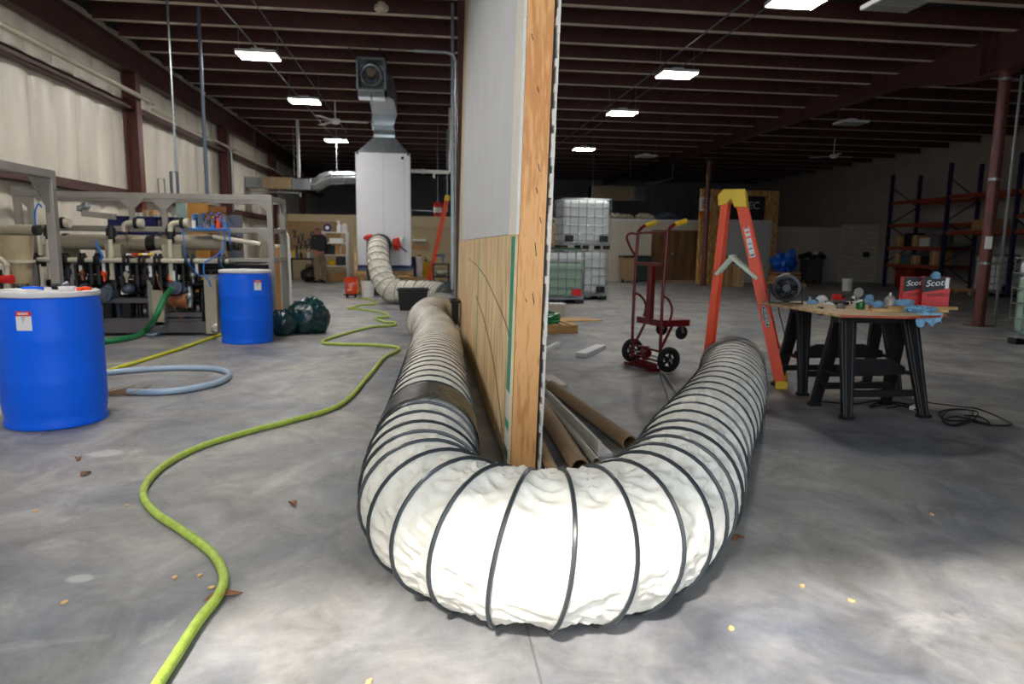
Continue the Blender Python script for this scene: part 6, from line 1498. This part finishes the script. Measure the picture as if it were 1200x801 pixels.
names = ['small brown carton', 'white carton', 'tall brown carton', 'dark crate', 'wide brown carton', 'flat black case', 'brown carton with taped top', 'grey bin', 'low brown carton', 'black tote', 'square brown carton', 'pale carton']
wheres = ['upper shelf', 'middle shelf', 'lower shelf']
z_l = levels[0]
for li, z in enumerate((z_l[2], z_l[3])):
    y = ys[0]-.25
    for j in range(5):
        w_ = random.uniform(.28, .45); h_ = random.uniform(.25, .45); m_ = [M_brown, M_black, M_brown, M_lid, M_dark, M_brown, M_pump, M_brown, M_black, M_brown][(li*5+j) % 10]
        nm = ['brown', 'black', 'brown', 'white', 'dark', 'brown', 'grey', 'brown', 'black', 'brown'][(li*5+j) % 10]
        pos = ['first', 'second', 'third', 'fourth', 'fifth'][j]
        t = thing('carton', '%s box, %s from the far end on the %s of the farthest rack bay' % (nm, pos, ['upper shelf', 'lower shelf'][li]), 'box', (RX0+.35, y-w_/2, z+.02))
        MB().b2((-.25, -w_/2, 0), (.25, w_/2, h_)).build('box', m_, t, bevel=.008); MB().b2((-.252, -.03, .0), (.252, .03, h_+.003)).build('packing_tape', M_pvc if m_ is M_brown else m_, t)
        y -= w_+.06
        if y < ys[1]+.3: break
t = thing('red_cabinet', 'dim red cabinet on the floor under the farthest rack bay', 'cabinet', (RX0+.45, ys[0]-.7, 0)); MB().b2((-.3, -.5, .04), (.3, .4, .75)).build('cabinet_body', mat('dim_red', (120, 36, 26), .5), t, bevel=.01); MB().b2((-.31, -.05, .08), (-.3, -.04, .72)).build('door_gap', M_ink, t); MB().b2((-.28, -.48, 0), (.28, .38, .04)).build('plinth', M_black, t)
t = thing('carton', 'dark brown carton in the middle rack bay', 'box', (RX0+.4, (ys[1]+ys[2])/2, levels[1][1]+.02)); MB().b2((-.25, -.4, 0), (.25, .4, .3)).build('box', M_brown, t); MB().b2((-.252, -.03, .0), (.252, .03, .303)).build('packing_tape', M_pvc, t)
pallet('pallet', 'tan pallet on the floor below the middle rack bay', (RX0+.2, ys[1]-1.0, 0), 1.0, 1.1)
# ---------------------------------------------------------------- leaves and chips on the near floor
random.seed(21)
for px, py, kind, where in ((262, 700, 'leaf', 'beside the bend of the lime hose'), (343, 591, 'leaf', 'alone left of the duct hose'), (92, 538, 'leaf', 'in front of the near drum'), (101, 556, 'leaf', 'lower of the two before the near drum'), (866, 632, 'leaf', 'in the shadow right of the duct hose')):
    c = onz(px, py); o = MB(); n = 7; vs = []
    L0 = .045 if px != 262 else .065
    for i in range(n+1):
        f = i/n; w_ = L0*.35*math.sin(PI*f)**.7
        for s_ in (-1, 0, 1): vs.append((f*L0*2-L0, s_*w_, .006+.012*abs(s_)*math.sin(PI*f)+.006*math.sin(f*5)))
    fs = [(3*i+j, 3*i+j+1, 3*i+j+4, 3*i+j+3) for i in range(n) for j in (0, 1)]
    o = o.add(vs, fs).build('dry_leaf', M_leaf, smooth=True); o.location = c; o.rotation_euler = (0, 0, random.uniform(0, 3)); sm = o.modifiers.new('s', 'SOLIDIFY'); sm.thickness = .0012
    tag(o, 'curled brown dry leaf on the concrete, '+where, 'leaf')
for px, py, where in ((149, 593, 'left of the upper hose bend'), (42, 599, 'in the open floor below the near drum'), (205, 677, 'left one inside the lower hose bend'), (234, 675, 'middle one inside the lower hose bend'), (248, 689, 'touching the lime hose inside its bend'), (76, 706, 'alone near the left edge'), (433, 799, 'at the bottom edge below the duct hose'), (857, 737, 'on the bright floor right of the duct hose'), (940, 687, 'brown one in the open floor right'), (1092, 603, 'farther one in the open floor right'), (997, 704, 'between the two right-hand chips'), (800, 693, 'right below the duct hose'), (167, 576, 'beside the leftmost hose bend')):
    c = onz(px, py); o = MB().prism([(random.uniform(.7, 1)*math.cos(q)*.015, random.uniform(.6, 1)*math.sin(q)*.010, .001) for q in [2*PI*k/7 for k in range(7)]], (0, 0, .005)).build('wood_chip', M_chip); o.location = c; o.rotation_euler = (0, 0, random.uniform(0, 3))
    tag(o, 'small pale wood chip, '+where, 'chip', 'wood chips on the floor')
